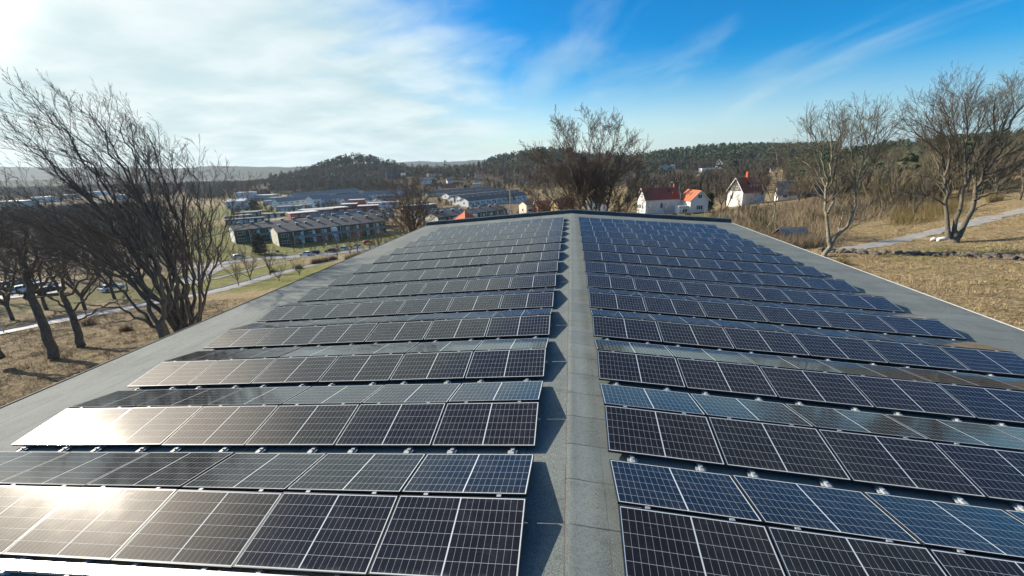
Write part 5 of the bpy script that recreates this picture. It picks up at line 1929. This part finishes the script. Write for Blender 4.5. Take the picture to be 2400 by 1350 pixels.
T = Tree(35, up=0.30, spread=(0.35, 0.8), dens=0.85, twig=0.020, gnarl=0.12, start=0.2)
g = gd(1812, 78)
for wps, dd, r0 in [([(1812, 520), (1818, 470), (1820, 430), (1812, 390), (1790, 352)], 1, .14), ([(1818, 470), (1838, 420), (1846, 380), (1852, 340)], -2, .10), ([(1816, 480), (1790, 440), (1775, 410), (1762, 385)], 2, .08), ([(1820, 430), (1824, 390), (1822, 355), (1826, 335)], 2.5, .09),
                    ([(1820, 450), (1850, 420), (1872, 400), (1884, 386)], 1, .07), ([(1814, 490), (1790, 470), (1768, 462), (1750, 466)], -1, .06)]:
    px_limb(T, wps, 78, dd, r0, 0.024, wig=0.12)
T.build('bare_tree', g, 'slender forked bare tree in front of the blue barn roof', GT, M_BARK_MOSS, M_TWIG_GREY)


def small_tree(seed, h, stems, r, lean, spread=0.45, dens=1.0, twig=0.018, clear=0.2, levels=4):
    """a bare tree about its own foot, used again through copies"""
    T = Tree(seed, up=0.30, spread=(0.3, 0.75), dens=dens, twig=twig, start=0.2, levels=levels, crownlen=h/14)
    rg = T.r
    fk = h*clear
    tr = np.array([[0, 0, -0.5], [rg.normal(0, .05), rg.normal(0, .05), fk*0.5], [lean*0.3*fk, 0, fk]])
    tr = resample(tr, 6)
    T.limb(tr, r, r*0.75, kids=False)
    for k in range(stems):
        a = k*2*math.pi/stems+rg.uniform(-.5, .5)
        sp = h*spread*rg.uniform(0.35, 1.0)
        top = np.array([math.cos(a)*sp+lean*h*0.4, math.sin(a)*sp, h*rg.uniform(0.78, 1.0)])
        p0 = tr[-1]-np.array([0, 0, fk*0.3*rg.rand()])
        mid = p0+(top-p0)*0.45+np.array([math.cos(a), math.sin(a), 0.0])*sp*0.10+rg.normal(0, .1, 3)
        pts = resample(np.array([p0, mid, top]), 12)+rg.normal(0, 0.05, (12, 3))
        pts[0] = p0
        T.limb(pts, r*0.62, 0.02, lev=0)
    return T


def place(proto_, p, s, rz, label, group, cat='tree'):
    o = copy_tree(proto_)
    o.location = tuple(map(float, p))
    o.scale = (s, s, s)
    o.rotation_euler = (0, 0, rz)
    tag(o, label, cat, group)
    return o


GV = 'bare trees by the street and houses'
PRO = []
for k, (sd, h, st, r, ln, sp_) in enumerate([(41, 9.0, 6, .17, 0.1, .42), (42, 8.0, 7, .15, -0.1, .55), (43, 11.0, 5, .19, 0.05, .32)]):
    T = small_tree(sd, h, st, r, ln, sp_, 0.8, 0.022, 0.16 if k else 0.25, levels=3 if k == 2 else 4)
    PRO.append(T)
spots = [(0, 634, 100, .82, 0.3, 'bare tree with fan of limbs between the lower road and the street'), (1, 588, 92, .80, 1.2, 'dense dark bare shrub-tree left of the fan-limbed tree by the lower road'),
         (0, 838, 152, 1.15, 2.0, 'bare tree in front of the middle of the nearest apartment block'), (1, 868, 118, .62, 0.6, 'small bare tree with dark trunk by the street, near the roof edge'),
         (2, 892, 140, .70, 1.0, 'thin bare tree between the street and the roof corner'), (0, 792, 126, .62, 4.0, 'small leaning bare tree beside the brown hedge'),
         (1, 735, 155, .55, 2.2, 'small bare bush-tree at the foot of the nearest apartment block'), (1, 702, 90, .48, 3.3, 'low bare bush on the green strip below the hedge'),
         (0, 1034, 230, 1.0, .6, 'bare tree left of the white pole among the third apartment block lawns'), (1, 1056, 232, 1.1, 1.7, 'wide bare tree in front of the terraces, left of the orange pyramid roof'),
         (2, 1175, 120, .75, 2.7, 'bare tree left beside the white pole, behind the roof edge'), (1, 1225, 112, .62, .1, 'low bare bush right beside the white pole'),
         (0, 1262, 110, .72, 5.0, 'bare tree behind the roof edge left of the central tree'), (1, 1525, 132, .50, 0.9, 'small rounded fruit tree in front of the farmhouse wall, left one'),
         (1, 1560, 130, .52, 3.9, 'small rounded fruit tree in front of the farmhouse wall, right one'), (1, 1496, 136, .50, 2.9, 'pale bare bush at the left gable of the farmhouse'),
         (2, 1700, 120, 1.05, 0.4, 'slim pale tree left of the grey-gabled dormer house'), (0, 1690, 145, 1.0, 3.6, 'crooked bare tree between the farmhouse and the dormer house'),
         (1, 1742, 110, .8, 1.9, 'bare bush-tree right below the dormer house gable'), (0, 1870, 120, .9, 2.4, 'bare tree in front of the white barn wall'),
         (2, 480, 175, .9, 0.2, 'bare tree by the yellow-green field behind the swept giant tree'), (0, 500, 150, .8, 4.5, 'bare tree at the left end of the white-gabled apartment block'),
         (1, 440, 120, 1.0, 3.0, 'bare tree behind the swept giant tree, above the side road'), (0, 1995, 62, .55, 1.1, 'thin young tree at the start of the gravel path'),
         (2, 2140, 62, .55, 2.1, 'slim bare tree at the thicket edge beyond the gravel path'), (1, 2070, 72, .75, 0.7, 'bare bush-tree in the thicket beyond the gravel path'),
         (0, 2330, 68, .9, 3.0, 'bare tree across the path right of the big multi-stemmed tree'), (2, 2390, 62, .95, 5.2, 'slim pale tree near the right picture edge beyond the path'),
         (0, 545, 148, .6, 2.0, 'small bare tree on the lawn before the white gable end'), (2, 575, 140, .55, .4, 'slim young tree on the street verge, left of the evergreen'), (1, 668, 140, .42, 5.0, 'small round bare tree on the verge right of the evergreen'),
         (0, 690, 162, .7, 1.4, 'bare tree before the windows at the left end of the nearest block'), (1, 760, 165, .8, 3.1, 'bare tree in front of the gallery left of the outside stair'), (0, 790, 168, .75, 4.4, 'bare tree in front of the gallery right of the outside stair'),
         (2, 822, 130, .6, 2.6, 'thin bare tree on the verge between silver and white cars'), (1, 885, 150, .75, 5.2, 'bushy bare tree at the right end of the nearest block'), (0, 910, 128, .55, 0.8, 'small bare tree over the olive brush by the roof edge'),
         (2, 520, 128, .7, 3.7, 'bare tree on the green between side road and street'), (1, 655, 84, .5, 1.9, 'low spreading bare bush by the lower road bend'), (0, 560, 84, .55, 2.9, 'small dark bare tree at the bank above the lower road'),
         (1, 940, 330, 1.2, 1.0, 'bare tree beyond the round-crowned tree, near the pale terraces'), (0, 608, 330, 1.1, 2.0, 'bare trees clump beside the pale blue warehouse')]
first_use = {}
for (k, px, dp, s, rz, lb) in spots:
    p = gd(px, dp)
    if k not in first_use:
        o = PRO[k].build('bare_tree', (0, 0, 0), lb, GV, M_BARK_GREY, M_TWIG_BROWN if k != 2 else M_TWIG_GREY)
        first_use[k] = o
        o.location = tuple(p)
        o.scale = (s, s, s)
        o.rotation_euler = (0, 0, rz)
    else:
        place(first_use[k], p, s, rz, lb, GV)

# left valley: dark bare trees one can tell apart in front of the wood
LV = [(30, 62, 1.35), (110, 70, 1.45), (200, 66, 1.25), (270, 78, 1.4), (340, 92, 1.3), (-40, 80, 1.5), (60, 105, 1.5), (160, 112, 1.6), (250, 120, 1.5), (330, 132, 1.4), (400, 112, 1.2), (0, 140, 1.6), (120, 150, 1.6), (220, 165, 1.6), (310, 170, 1.5), (390, 160, 1.3)]
WHERE = ['behind the left car park', 'below the leaning trunks', 'above the lower road', 'in the hazy left valley']
DKP = [small_tree(51, 9.5, 7, .20, -0.1, .5, 0.85, 0.026, 0.22, levels=3), small_tree(52, 10, 6, .20, 0.1, .42, 0.85, 0.026, 0.2, levels=3)]
dk = None
for i, (px, dp, s) in enumerate(LV):
    p = gd(px, dp)
    lb = 'dark bare tree among many alike on the left slope, behind the giant swept tree'
    if i < 2:
        dk = (dk or [])+[DKP[i].build('bare_tree', (0, 0, 0), lb, 'dark trees of the left slope', M_BARK_DARK, M_TWIG_DARK)]
        dk[i].location = tuple(p)
        dk[i].scale = (s, s, s)
    else:
        place(dk[i % 2], p, s, i*1.7, lb, 'dark trees of the left slope')

# ------------------------------------------------------------------ woods that read as one mass, brush, reeds, grass
def crowns(name, pts, hts, kind, mat_, seed, label, cat, w=0.32, n=34, size=1.0):
    """one mesh of many trees. kind 'pine' = needle clumps through an uneven crown, 'bare' = upswept twigs over a stem"""
    rg = np.random.RandomState(seed)
    pts = np.asarray(pts, float)
    N = len(pts)
    hts = np.asarray(hts, float)
    tint = rg.rand(N)
    VV, TT = [], []
    if kind == 'pine':
        u = rg.rand(N, n)
        zz = 0.30+0.70*u**0.8
        wid = w*np.sin(np.clip((1.06-zz)*2.1, 0, math.pi/2))*rg.uniform(0.65, 1.2, (N, 1))
        rad_ = wid*np.sqrt(rg.rand(N, n))
        th = rg.rand(N, n)*2*math.pi
        c_ = np.stack([rad_*np.cos(th)*hts[:, None], rad_*np.sin(th)*hts[:, None], zz*hts[:, None]], -1)+pts[:, None, :]
        s_ = (0.10*hts[:, None]*rg.uniform(0.6, 1.5, (N, n))*size)[..., None, None]
        tri = rg.normal(0, 1, (N, n, 3, 3))*np.array([1, 1, 0.7])
        tri /= np.linalg.norm(tri, axis=-1, keepdims=True)
        VV.append((c_[:, :, None, :]+tri*s_).reshape(-1, 3))
        TT.append(np.repeat(np.clip(tint[:, None]+rg.normal(0, .18, (N, n)), 0, 1).ravel(), 3))
    else:
        th = rg.rand(N, n)*2*math.pi
        sp = rg.uniform(0.05, 1.0, (N, n))**0.7*w
        z0 = rg.uniform(0.18, 0.62, (N, n))
        ln = rg.uniform(0.22, 0.46, (N, n))
        H = hts[:, None]
        dirx, diry = np.cos(th), np.sin(th)
        b0 = np.stack([dirx*sp*0.45*H, diry*sp*0.45*H, z0*H], -1)+pts[:, None, :]
        top = np.minimum(z0+ln, 1.02-0.55*sp**2/w)
        b1 = np.stack([dirx*sp*H*1.1, diry*sp*H*1.1, top*H], -1)+pts[:, None, :]
        side = np.stack([-diry, dirx, np.zeros_like(dirx)], -1)*(0.020*H*rg.uniform(0.5, 1.4, (N, n))*size)[..., None]
        tilt = rg.normal(0, 1, side.shape)*0.006*H[..., None]
        tri = np.stack([b0+side, b0-side, b1+tilt], 2)
        VV.append(tri.reshape(-1, 3))
        TT.append(np.repeat(np.clip(tint[:, None]+rg.normal(0, .15, (N, n)), 0, 1).ravel(), 3))
    # stems
    for k in range(2):
        a = rg.rand(N)*math.pi
        rr_ = 0.014*hts
        ax = np.stack([np.cos(a)*rr_, np.sin(a)*rr_, np.zeros(N)], -1)
        VV.append(np.stack([pts+ax-np.array([0, 0, 0.6]), pts-ax-np.array([0, 0, 0.6]), pts+np.array([0, 0, 0.8])*hts[:, None]], 1).reshape(-1, 3))
        TT.append(np.repeat(tint*0.3, 3))
    V_ = np.concatenate(VV)
    F_ = np.arange(len(V_)).reshape(-1, 3)
    o = link(name, np_mesh(name, V_, F_, mat_, False, ('tint', np.concatenate(TT))))
    tag(o, label, cat, kind='stuff')
    return o


def scatter(px0, px1, d0, d1, n, seed, ok=None, gap=None):
    rg = np.random.RandomState(seed)
    px = rg.uniform(px0, px1, n)
    dp = np.sqrt(rg.uniform(d0*d0, d1*d1, n))
    z = np.full(n, -10.0)
    for _ in range(6):
        xr = (px-1200)/FPX*dp
        yu = (z-CAM[2]-dp*_F[2]-xr*_Rt[2])/_Up[2]
        XY = CAM[None, :]+dp[:, None]*_F+xr[:, None]*_Rt+yu[:, None]*_Up
        z = gz(XY[:, 0], XY[:, 1])
    pts = np.column_stack([XY[:, 0], XY[:, 1], z])
    keep = np.ones(n, bool)
    for p, fh in zip(FARP, FAR):                  # leave the houses and what lies in front of them free
        hl = fh[5]*fh[3]/FPX
        v = p[:2]-CAM[:2]
        L_ = np.linalg.norm(v)
        v = v/L_
        r_ = pts[:, :2]-CAM[:2]
        al, ac = r_@v, r_@np.array([-v[1], v[0]])
        keep &= ~((ac < 4) & (ac > -hl-4) & (al > L_-(42 if fh[3] > 420 else 20)) & (al < L_+13))
    if ok is not None:
        keep &= ok(px, dp, pts)
    return pts[keep], px[keep], dp[keep]


# the wooded hill in the middle, mixed; pines crown it
p, px, dp = scatter(636, 985, 560, 720, 1500, 61, lambda a, d, q: (q[:, 2] > -25) | (d > 590))
pine = (np.random.RandomState(1).rand(len(p)) < np.clip((p[:, 2]+6)/20, 0.12, 0.75)) & (np.sin(px*0.09)+np.sin(p[:, 1]*0.05) > -0.9)
rh = np.random.RandomState(2)
crowns('pine_wood', p[pine], rh.uniform(12, 18, pine.sum()), 'pine', M_PINE, 3, 'dark pine crowns on the rounded hill in the middle distance', 'pine wood', 0.26, 30)
crowns('bare_wood', p[~pine], rh.uniform(11, 16, (~pine).sum()), 'bare', M_BAREWOOD, 4, 'grey-brown leafless wood covering the rounded hill in the middle distance', 'leafless wood', 0.34, 34, 1.1)
# slope with houses, centre
p, px, dp = scatter(975, 1560, 430, 760, 3000, 62, lambda a, d, q: (d > 520) | (a > 1180) | (np.sin(a*0.11)+np.cos(d*0.07) > 0.3))
pine = (px > 1090) & (px < 1340) & (p[:, 2] > 0) & (np.random.RandomState(3).rand(len(p)) < 0.85) | (np.random.RandomState(4).rand(len(p)) < 0.10)
crowns('pine_wood', p[pine], rh.uniform(12, 18, pine.sum()), 'pine', M_PINE, 5, 'dark green pine wood on the ridge left of the central tree', 'pine wood', 0.25, 30)
crowns('bare_wood', p[~pine], rh.uniform(9, 15, (~pine).sum()), 'bare', M_BAREWOOD, 6, 'grey-brown leafless wood on the house-dotted slope in the centre', 'leafless wood', 0.34, 34, 1.1)
# right hill
p, px, dp = scatter(1480, 1960, 380, 720, 2900, 63, lambda a, d, q: ~((d < 520) & (np.sin(a*0.07)*np.cos(d*0.03) > 0.35)))
pine = (p[:, 2] > -3) & (px > 1530) & (np.random.RandomState(5).rand(len(p)) < 0.92) | (np.random.RandomState(6).rand(len(p)) < 0.08)
crowns('pine_wood', p[pine], rh.uniform(12, 18, pine.sum()), 'pine', M_PINE, 7, 'green pine wood capping the broad hill on the right', 'pine wood', 0.24, 34)
crowns('bare_wood', p[~pine], rh.uniform(8, 13, (~pine).sum()), 'bare', M_BAREWOOD_DARK, 8, 'dark leafless wood below the pine hill on the right', 'leafless wood', 0.36, 34, 1.1)
# darker wood right behind the farm and the central tree
p, px, dp = scatter(1470, 1800, 215, 360, 420, 64)
crowns('bare_wood', p, rh.uniform(7, 11, len(p)), 'bare', M_BAREWOOD_DARK, 9, 'dark leafless wood just behind the white farmhouse', 'leafless wood', 0.36, 60, 0.8)
# right slope, nearer and finer
p, px, dp = scatter(1840, 2620, 74, 330, 2600, 65, lambda a, d, q: d > 78+np.clip((2080-a)*0.30, 0, 70))
pine = np.random.RandomState(7).rand(len(p)) < np.where(dp > 230, 0.45, 0.07)
crowns('pine_wood', p[pine], rh.uniform(7, 11, pine.sum()), 'pine', M_PINE, 10, 'dark green pines among the leafless trees of the right-hand slope', 'pine wood', 0.26, 60, 0.8)
crowns('bare_wood', p[~pine], rh.uniform(6, 10.5, (~pine).sum()), 'bare', tinted('slope_twigs', (0.12, 0.10, 0.065), (0.20, 0.165, 0.105), (0.15, 0.15, 0.07)), 11, 'olive-grey leafless wood filling the slope behind the right-hand trees', 'leafless wood', 0.42, 90, 0.42)
# left valley wood
p, px, dp = scatter(-160, 470, 165, 420, 900, 66, lambda a, d, q: ~((a > 380) & (d > 170) & (d < 420)) & ~((np.abs(a-150) < 300) & (d > 395)))
crowns('bare_wood', p, rh.uniform(8, 12, len(p)), 'bare', M_BAREWOOD_DARK, 12, 'dusky leafless wood filling the valley behind the left trees', 'leafless wood', 0.40, 60, 0.8)
p, px, dp = scatter(-200, 640, 800, 1150, 1500, 67, lambda a, d, q: (a > 420) | (d > 930))
crowns('bare_wood', p, rh.uniform(13, 18, len(p)), 'bare', M_BAREWOOD_DARK, 13, 'hazy leafless wood across the far side of the left valley', 'leafless wood', 0.42, 24, 1.5)
p, px, dp = scatter(-260, 560, 640, 930, 1300, 95, lambda a, d, q: np.sin(a*0.021)+np.cos(d*0.031) > -0.35)
crowns('bare_wood', p, rh.uniform(9, 14, len(p)), 'bare', M_BAREWOOD_DARK, 96, 'grey leafless wood between the halls of the hazy left valley', 'leafless wood', 0.42, 26, 1.4)
p, px, dp = scatter(440, 634, 520, 800, 520, 97)
crowns('bare_wood', p, rh.uniform(9, 13, len(p)), 'bare', M_BAREWOOD_DARK, 98, 'dark leafless wood left of the road bend at the hill foot', 'leafless wood', 0.42, 30, 1.3)
# garden trees between the valley buildings, too many and small to tell apart
p, px, dp = scatter(540, 1290, 225, 500, 900, 68)
crowns('garden_trees', p, rh.uniform(3.5, 8, len(p)), 'bare', M_BAREWOOD_DARK, 14, 'small leafless garden trees between the valley terraces', 'garden trees', 0.42, 44, 0.9)


def in_road(q, line, w):
    d = np.min(np.hypot(q[:, None, 0]-line[None, ::3, 0], q[:, None, 1]-line[None, ::3, 1]), 1)
    return d < w


def brush(name, pts, hts, mat_, seed, n, spread, wid, lean=0.25):
    """upright thin stems in clumps"""
    rg = np.random.RandomState(seed)
    pts, hts = np.asarray(pts, float), np.asarray(hts, float)
    N = len(pts)
    o = rg.normal(0, 1, (N, n, 2))*spread
    base = np.concatenate([pts[:, None, :2]+o*hts[:, None, None], np.repeat(pts[:, None, 2:], n, 1)], -1)
    L_ = hts[:, None]*rg.uniform(0.45, 1.1, (N, n))
    le = rg.normal(0, lean, (N, n, 2))+o*0.5
    tip = base+np.concatenate([le*L_[..., None], L_[..., None]], -1)
    mid = base+(tip-base)*0.55+np.concatenate([rg.normal(0, .05, (N, n, 2))*L_[..., None], np.zeros((N, n, 1))], -1)
    th = rg.rand(N, n)*math.pi
    sd = np.stack([np.cos(th), np.sin(th), np.zeros_like(th)], -1)*wid*rg.uniform(0.6, 1.4, (N, n, 1))
    V_ = np.stack([base-sd-np.array([0, 0, .1]), base+sd-np.array([0, 0, .1]), mid+sd*0.7, mid-sd*0.7, tip+sd*0.12, tip-sd*0.12], 2).reshape(-1, 3)
    i = np.arange(N*n)*6
    F_ = np.concatenate([np.stack([i, i+1, i+2, i+3], 1), np.stack([i+3, i+2, i+4, i+5], 1)])
    t = np.repeat(np.clip(rg.rand(N)[:, None]*0.6+rg.rand(N, n)*0.4, 0, 1).ravel(), 6)
    return np_mesh(name, V_, F_, mat_, False, ('tint', t))


# dry thicket beyond the right roof edge
p, px, dp = scatter(1650, 2170, 50, 130, 4200, 71, lambda a, d, q: (d > 62+np.clip((a-1950)*0.05, -6, 9)) & ~((a < 1700) & (d > 118)))
rg7 = np.random.RandomState(8)
tag(link('reeds', brush('reeds', p, rg7.uniform(0.7, 2.4, len(p)), M_REED, 72, 14, 0.26, 0.018, 0.24)), 'tall dry straw-coloured thicket beyond the right roof edge', 'thicket', kind='stuff')
p, px, dp = scatter(1690, 1990, 40, 62, 420, 73, lambda a, d, q: (d > 44+(1990-a)*0.03))
tag(link('reeds', brush('reeds', p, rg7.uniform(0.5, 1.3, len(p)), M_REED, 74, 18, 0.22, 0.009, 0.22)), 'dry knee-high stalks round the brick shed', 'thicket', kind='stuff')
p, px, dp = scatter(1810, 1925, 46, 53, 330, 77)
tag(link('reeds', brush('reeds', p, rg7.uniform(0.9, 1.7, len(p)), M_REED, 78, 16, 0.25, 0.015, 0.22)), 'dry stalks standing right in front of the brick shed', 'thicket', kind='stuff')
p, px, dp = scatter(2090, 2250, 56, 80, 330, 75)
tag(link('undergrowth', brush('undergrowth', p, rg7.uniform(0.9, 2.0, len(p)), M_OLIVE, 76, 24, 0.30, 0.011, 0.3)), 'olive-brown undergrowth behind the gravel path', 'undergrowth', kind='stuff')


def clump(q):
    x, y = q[:, 0], q[:, 1]
    n_1 = np.sin(x*1.1+2*np.sin(y*0.43))*np.cos(y*1.3+1.7*np.sin(x*0.61))
    n_2 = np.sin(x*0.33+1.2*np.sin(y*0.21))*np.cos(y*0.41+np.sin(x*0.17))
    return np.clip(0.85+0.55*n_1+0.45*n_2, 0.18, 1.8)


# grass: short dry tussocks on the slopes near the hall
p, px, dp = scatter(1900, 2700, 13.5, 60, 17000, 81, lambda a, d, q: (q[:, 0] > 15.2) & ~in_road(q, L3, 1.9))
rg8 = np.random.RandomState(9)
p[:, 2] = gzt(p[:, 0], p[:, 1])
tag(link('grass', brush('grass', p, rg8.uniform(0.06, 0.24, len(p))*clump(p), M_STRAW, 82, 10, 0.75, 0.010, 0.95)), 'matted dry grass on the meadow right of the hall', 'grass', kind='stuff')
p, px, dp = scatter(-300, 860, 16, 62, 10000, 83, lambda a, d, q: (q[:, 0] < -15.2) & ~in_road(q, L1, 3.8))
p[:, 2] = gzt(p[:, 0], p[:, 1])
tag(link('grass', brush('grass', p, rg8.uniform(0.06, 0.24, len(p))*clump(p), M_REED, 84, 10, 0.75, 0.010, 0.95)), 'matted dry grass on the bank left of the hall', 'grass', kind='stuff')

p, px, dp = scatter(1650, 2200, 55, 125, 520, 79, lambda a, d, q: (d > 64+np.clip((a-1950)*0.05, -6, 9)) & ~((a > 1790) & (a < 1960) & (d > 92)))
tag(link('saplings', brush('saplings', p, rg7.uniform(1.8, 4.2, len(p)), tinted('pale_stems', (0.20, 0.15, 0.09), (0.46, 0.38, 0.25)), 80, 3, 0.12, 0.028, 0.14)), 'pale upright saplings all through the dry thicket', 'thicket', kind='stuff')

p, px, dp = scatter(1670, 2230, 60, 128, 620, 91, lambda a, d, q: (d > 72+np.clip((a-1950)*0.05, -6, 12)) & ~((a > 1780) & (a < 1965) & (d > 88)) & ((a > 1950) | (np.sin(a*0.05)+np.cos(d*0.2) > -0.2)))
crowns('scrub', p, rg7.uniform(1.6, 4.0, len(p)), 'bare', bpy.data.materials['slope_twigs'], 92, 'grey-brown leafless scrub scattered through the dry thicket', 'scrub', 0.5, 70, 0.5)
p, px, dp = scatter(-250, 560, 22, 62, 420, 93, lambda a, d, q: (q[:, 0] < -17) & ~in_road(q, L1, 4.2))
p[:, 2] = gzt(p[:, 0], p[:, 1])
tag(link('undergrowth', brush('undergrowth', p, rg7.uniform(0.25, 1.0, len(p)), M_HEDGE, 94, 18, 0.30, 0.006, 0.4)), 'tangled brown undergrowth below the left-hand trees', 'undergrowth', kind='stuff')

# shrubs
SHR = [(2062, 24.5, 1.3, M_HEDGE, 'reddish brown leafless shrub rising over the right roof edge'), (2105, 22.5, 1.1, M_HEDGE, 'smaller reddish shrub next to it, towards the pale saplings'), (2015, 30, 1.2, M_OLIVE, 'olive brush by the right roof edge, nearest the twin-stemmed tree'),
       (1975, 36, 0.9, M_OLIVE, 'low brush at the foot of the twin-stemmed tree'), (2250, 17.5, 0.6, M_REED, 'pale dry shrub low along the roof edge, right of the saplings'), (2330, 15.4, 0.5, M_REED, 'pale dry shrub by the roof edge nearest the right picture edge'),
       (742, 118, 2.1, M_HEDGE, 'rounded red-brown hedge bush, left one of the row below the street'), (760, 120, 2.2, M_HEDGE, 'rounded red-brown hedge bush in the middle of the row'), (780, 124, 1.9, M_HEDGE, 'rounded red-brown hedge bush, right one of the row below the street'),
       (822, 112, 2.2, M_OLIVE, 'tall olive brush against the street by the roof edge'), (842, 112, 2.6, M_OLIVE, 'wide olive brush hiding part of a white car'), (866, 114, 2.2, M_OLIVE, 'olive brush nearest the roof corner'), (700, 108, 1.4, M_HEDGE, 'low brown bush on the green strip'),
       (640, 106, 1.2, M_HEDGE, 'low dark bush under the fan-limbed tree'), (1580, 131, 1.1, M_OLIVE, 'low hedge bush before the farmhouse porch'), (1612, 132, 1.3, M_OLIVE, 'brown-green hedge bush before the farmhouse wing'), (2330, 66, 1.5, M_OLIVE, 'dark olive bush beyond the bend of the path'),
       (650, 164, 1.0, M_HEDGE, 'brown hedge at the cream gable end'), (300, 40, 0.8, M_HEDGE, 'small reddish shrub on the left straw bank'), (210, 46, 1.1, M_HEDGE, 'rust-coloured shrub by the lower road under the left trees')]
for k, (px, dp, h, m, lb) in enumerate(SHR):
    g = gd(px, dp)
    rg = np.random.RandomState(100+k)
    nn = 26
    rr_ = h*0.55
    th, ra = rg.rand(nn)*6.28, np.sqrt(rg.rand(nn))*rr_
    pts = np.column_stack([np.cos(th)*ra, np.sin(th)*ra, np.zeros(nn)])
    me = brush('shrub', pts, h*np.clip(1.05-0.5*(ra/rr_)**2, 0.4, 1.1), m, 200+k, 26 if h > 1.6 else 20, 0.16, 0.016 if dp > 60 else 0.0055, 0.32)
    o = link('shrub', me)
    o.location = tuple(g)
    tag(o, lb, 'shrub', 'leafless shrubs')

# pale saplings by the right roof edge
for k, (px, py, h, lb) in enumerate([(2134, 690, 1.9, 'pale thin sapling by the roof edge, leftmost of four'), (2152, 697, 2.0, 'pale sapling with a forked top, second of four by the roof edge'), (2168, 703, 1.7, 'short pale sapling, third of four by the roof edge'), (2178, 706, 1.6, 'slanting pale sapling, rightmost of four by the roof edge')]):
    T = Tree(300+k, up=0.4, spread=(0.35, 0.7), dens=1.6, twig=0.004, levels=3, start=0.4)
    g = gd(px, 21.5)
    pts = resample(np.array([[0, 0, -0.2], [0.05, 0, h*0.5], [0.12*(k-1)+0.1, 0.05, h]]), 9)
    T.limb(pts+T.r.normal(0, 0.012, pts.shape), 0.020, 0.005)
    o = T.build('sapling', (0, 0, 0), lb, 'pale saplings', mat('birch_bark', (0.55, 0.50, 0.40), (0.36, 0.31, 0.24)) if k == 0 else bpy.data.materials['birch_bark'], M_REED)
    o.location = tuple(g+np.array([0, 0, 1.2]) if False else g)

# evergreens: needles in many small clumps round a stem
def evergreen(px, dp, h, w, lb, seed, nm='evergreen_tree', n=1500, size=0.30):
    g = gd(px, dp)
    rg = np.random.RandomState(seed)
    b = empty(nm, g)
    tag(b, lb, 'tree', 'evergreens')
    MB().tube([(0, 0, -0.5), (0, 0, h*0.5), (0, 0, h*0.93)], [0.03*h, 0.018*h, 0.004*h], 8).build('trunk', M_BARK_DARK, b)
    # limbs carry clumps; clumps are clouds of small needle sprays
    m = 60
    u = rg.rand(m)
    zc = h*(0.10+0.88*u)
    wr = w*np.sin(np.clip((1.02-u)*2.0, 0.05, 1.57))*rg.uniform(0.45, 1.0, m)
    th = rg.rand(m)*6.28
    cen = np.column_stack([np.cos(th)*wr*0.75, np.sin(th)*wr*0.75, zc])
    k = n//m
    c_ = cen[:, None, :]+rg.normal(0, 1, (m, k, 3))*np.array([w*0.20, w*0.20, h*0.035])
    tri = rg.normal(0, 1, (m, k, 3, 3))*size*np.array([1, 1, .6])
    V_ = (c_[:, :, None, :]+tri).reshape(-1, 3)
    t = np.repeat(np.clip(rg.rand(m)[:, None]+rg.normal(0, .2, (m, k)), 0, 1).ravel(), 3)
    link('crown', np_mesh('crown', V_, np.arange(len(V_)).reshape(-1, 3), M_SPRUCE, False, ('tint', t)), b)


evergreen(610, 160, 7.6, 2.9, 'big dark rounded evergreen in front of the white-gabled apartment block', 401, n=2600, size=0.34)
evergreen(1661, 146, 6.5, 2.0, 'dark green conifer at the right corner of the farmhouse', 402, n=1600)
evergreen(1092, 440, 8, 2.2, 'dark narrow conifer right of the brown-roofed cream house', 403, n=700, size=0.6)
evergreen(595, 335, 9, 3.0, 'dark conifer clump by the pale blue warehouse, left one', 404, n=700, size=0.6)
evergreen(602, 338, 8, 2.6, 'dark conifer clump by the pale blue warehouse, right one', 405, n=700, size=0.6)
evergreen(1018, 500, 6, 3.4, 'round dark evergreen right of the long white hillside house', 406, n=500, size=0.7)
evergreen(1720, 430, 13, 4.2, 'broad dark pine standing before the pine hill on the right', 407, n=900, size=0.8)

# ------------------------------------------------------------------ haze over the valley
hz = NT('valley_air')
hz.t.nodes.remove(hz.b)
vol = hz.n('ShaderNodeVolumePrincipled')
vol.inputs['Color'].default_value = (0.74, 0.88, 1.0, 1)
vol.inputs['Density'].default_value = 0.00009
vol.inputs['Anisotropy'].default_value = 0.2
out = [q for q in hz.t.nodes if q.type == 'OUTPUT_MATERIAL'][0]
hz.l(vol.outputs[0], out.inputs['Volume'])
hb_ = MB().box(-5600, 5600, -700, 5700, -60, 112)
tag(hb_.build('haze', hz.m), kind='stuff')
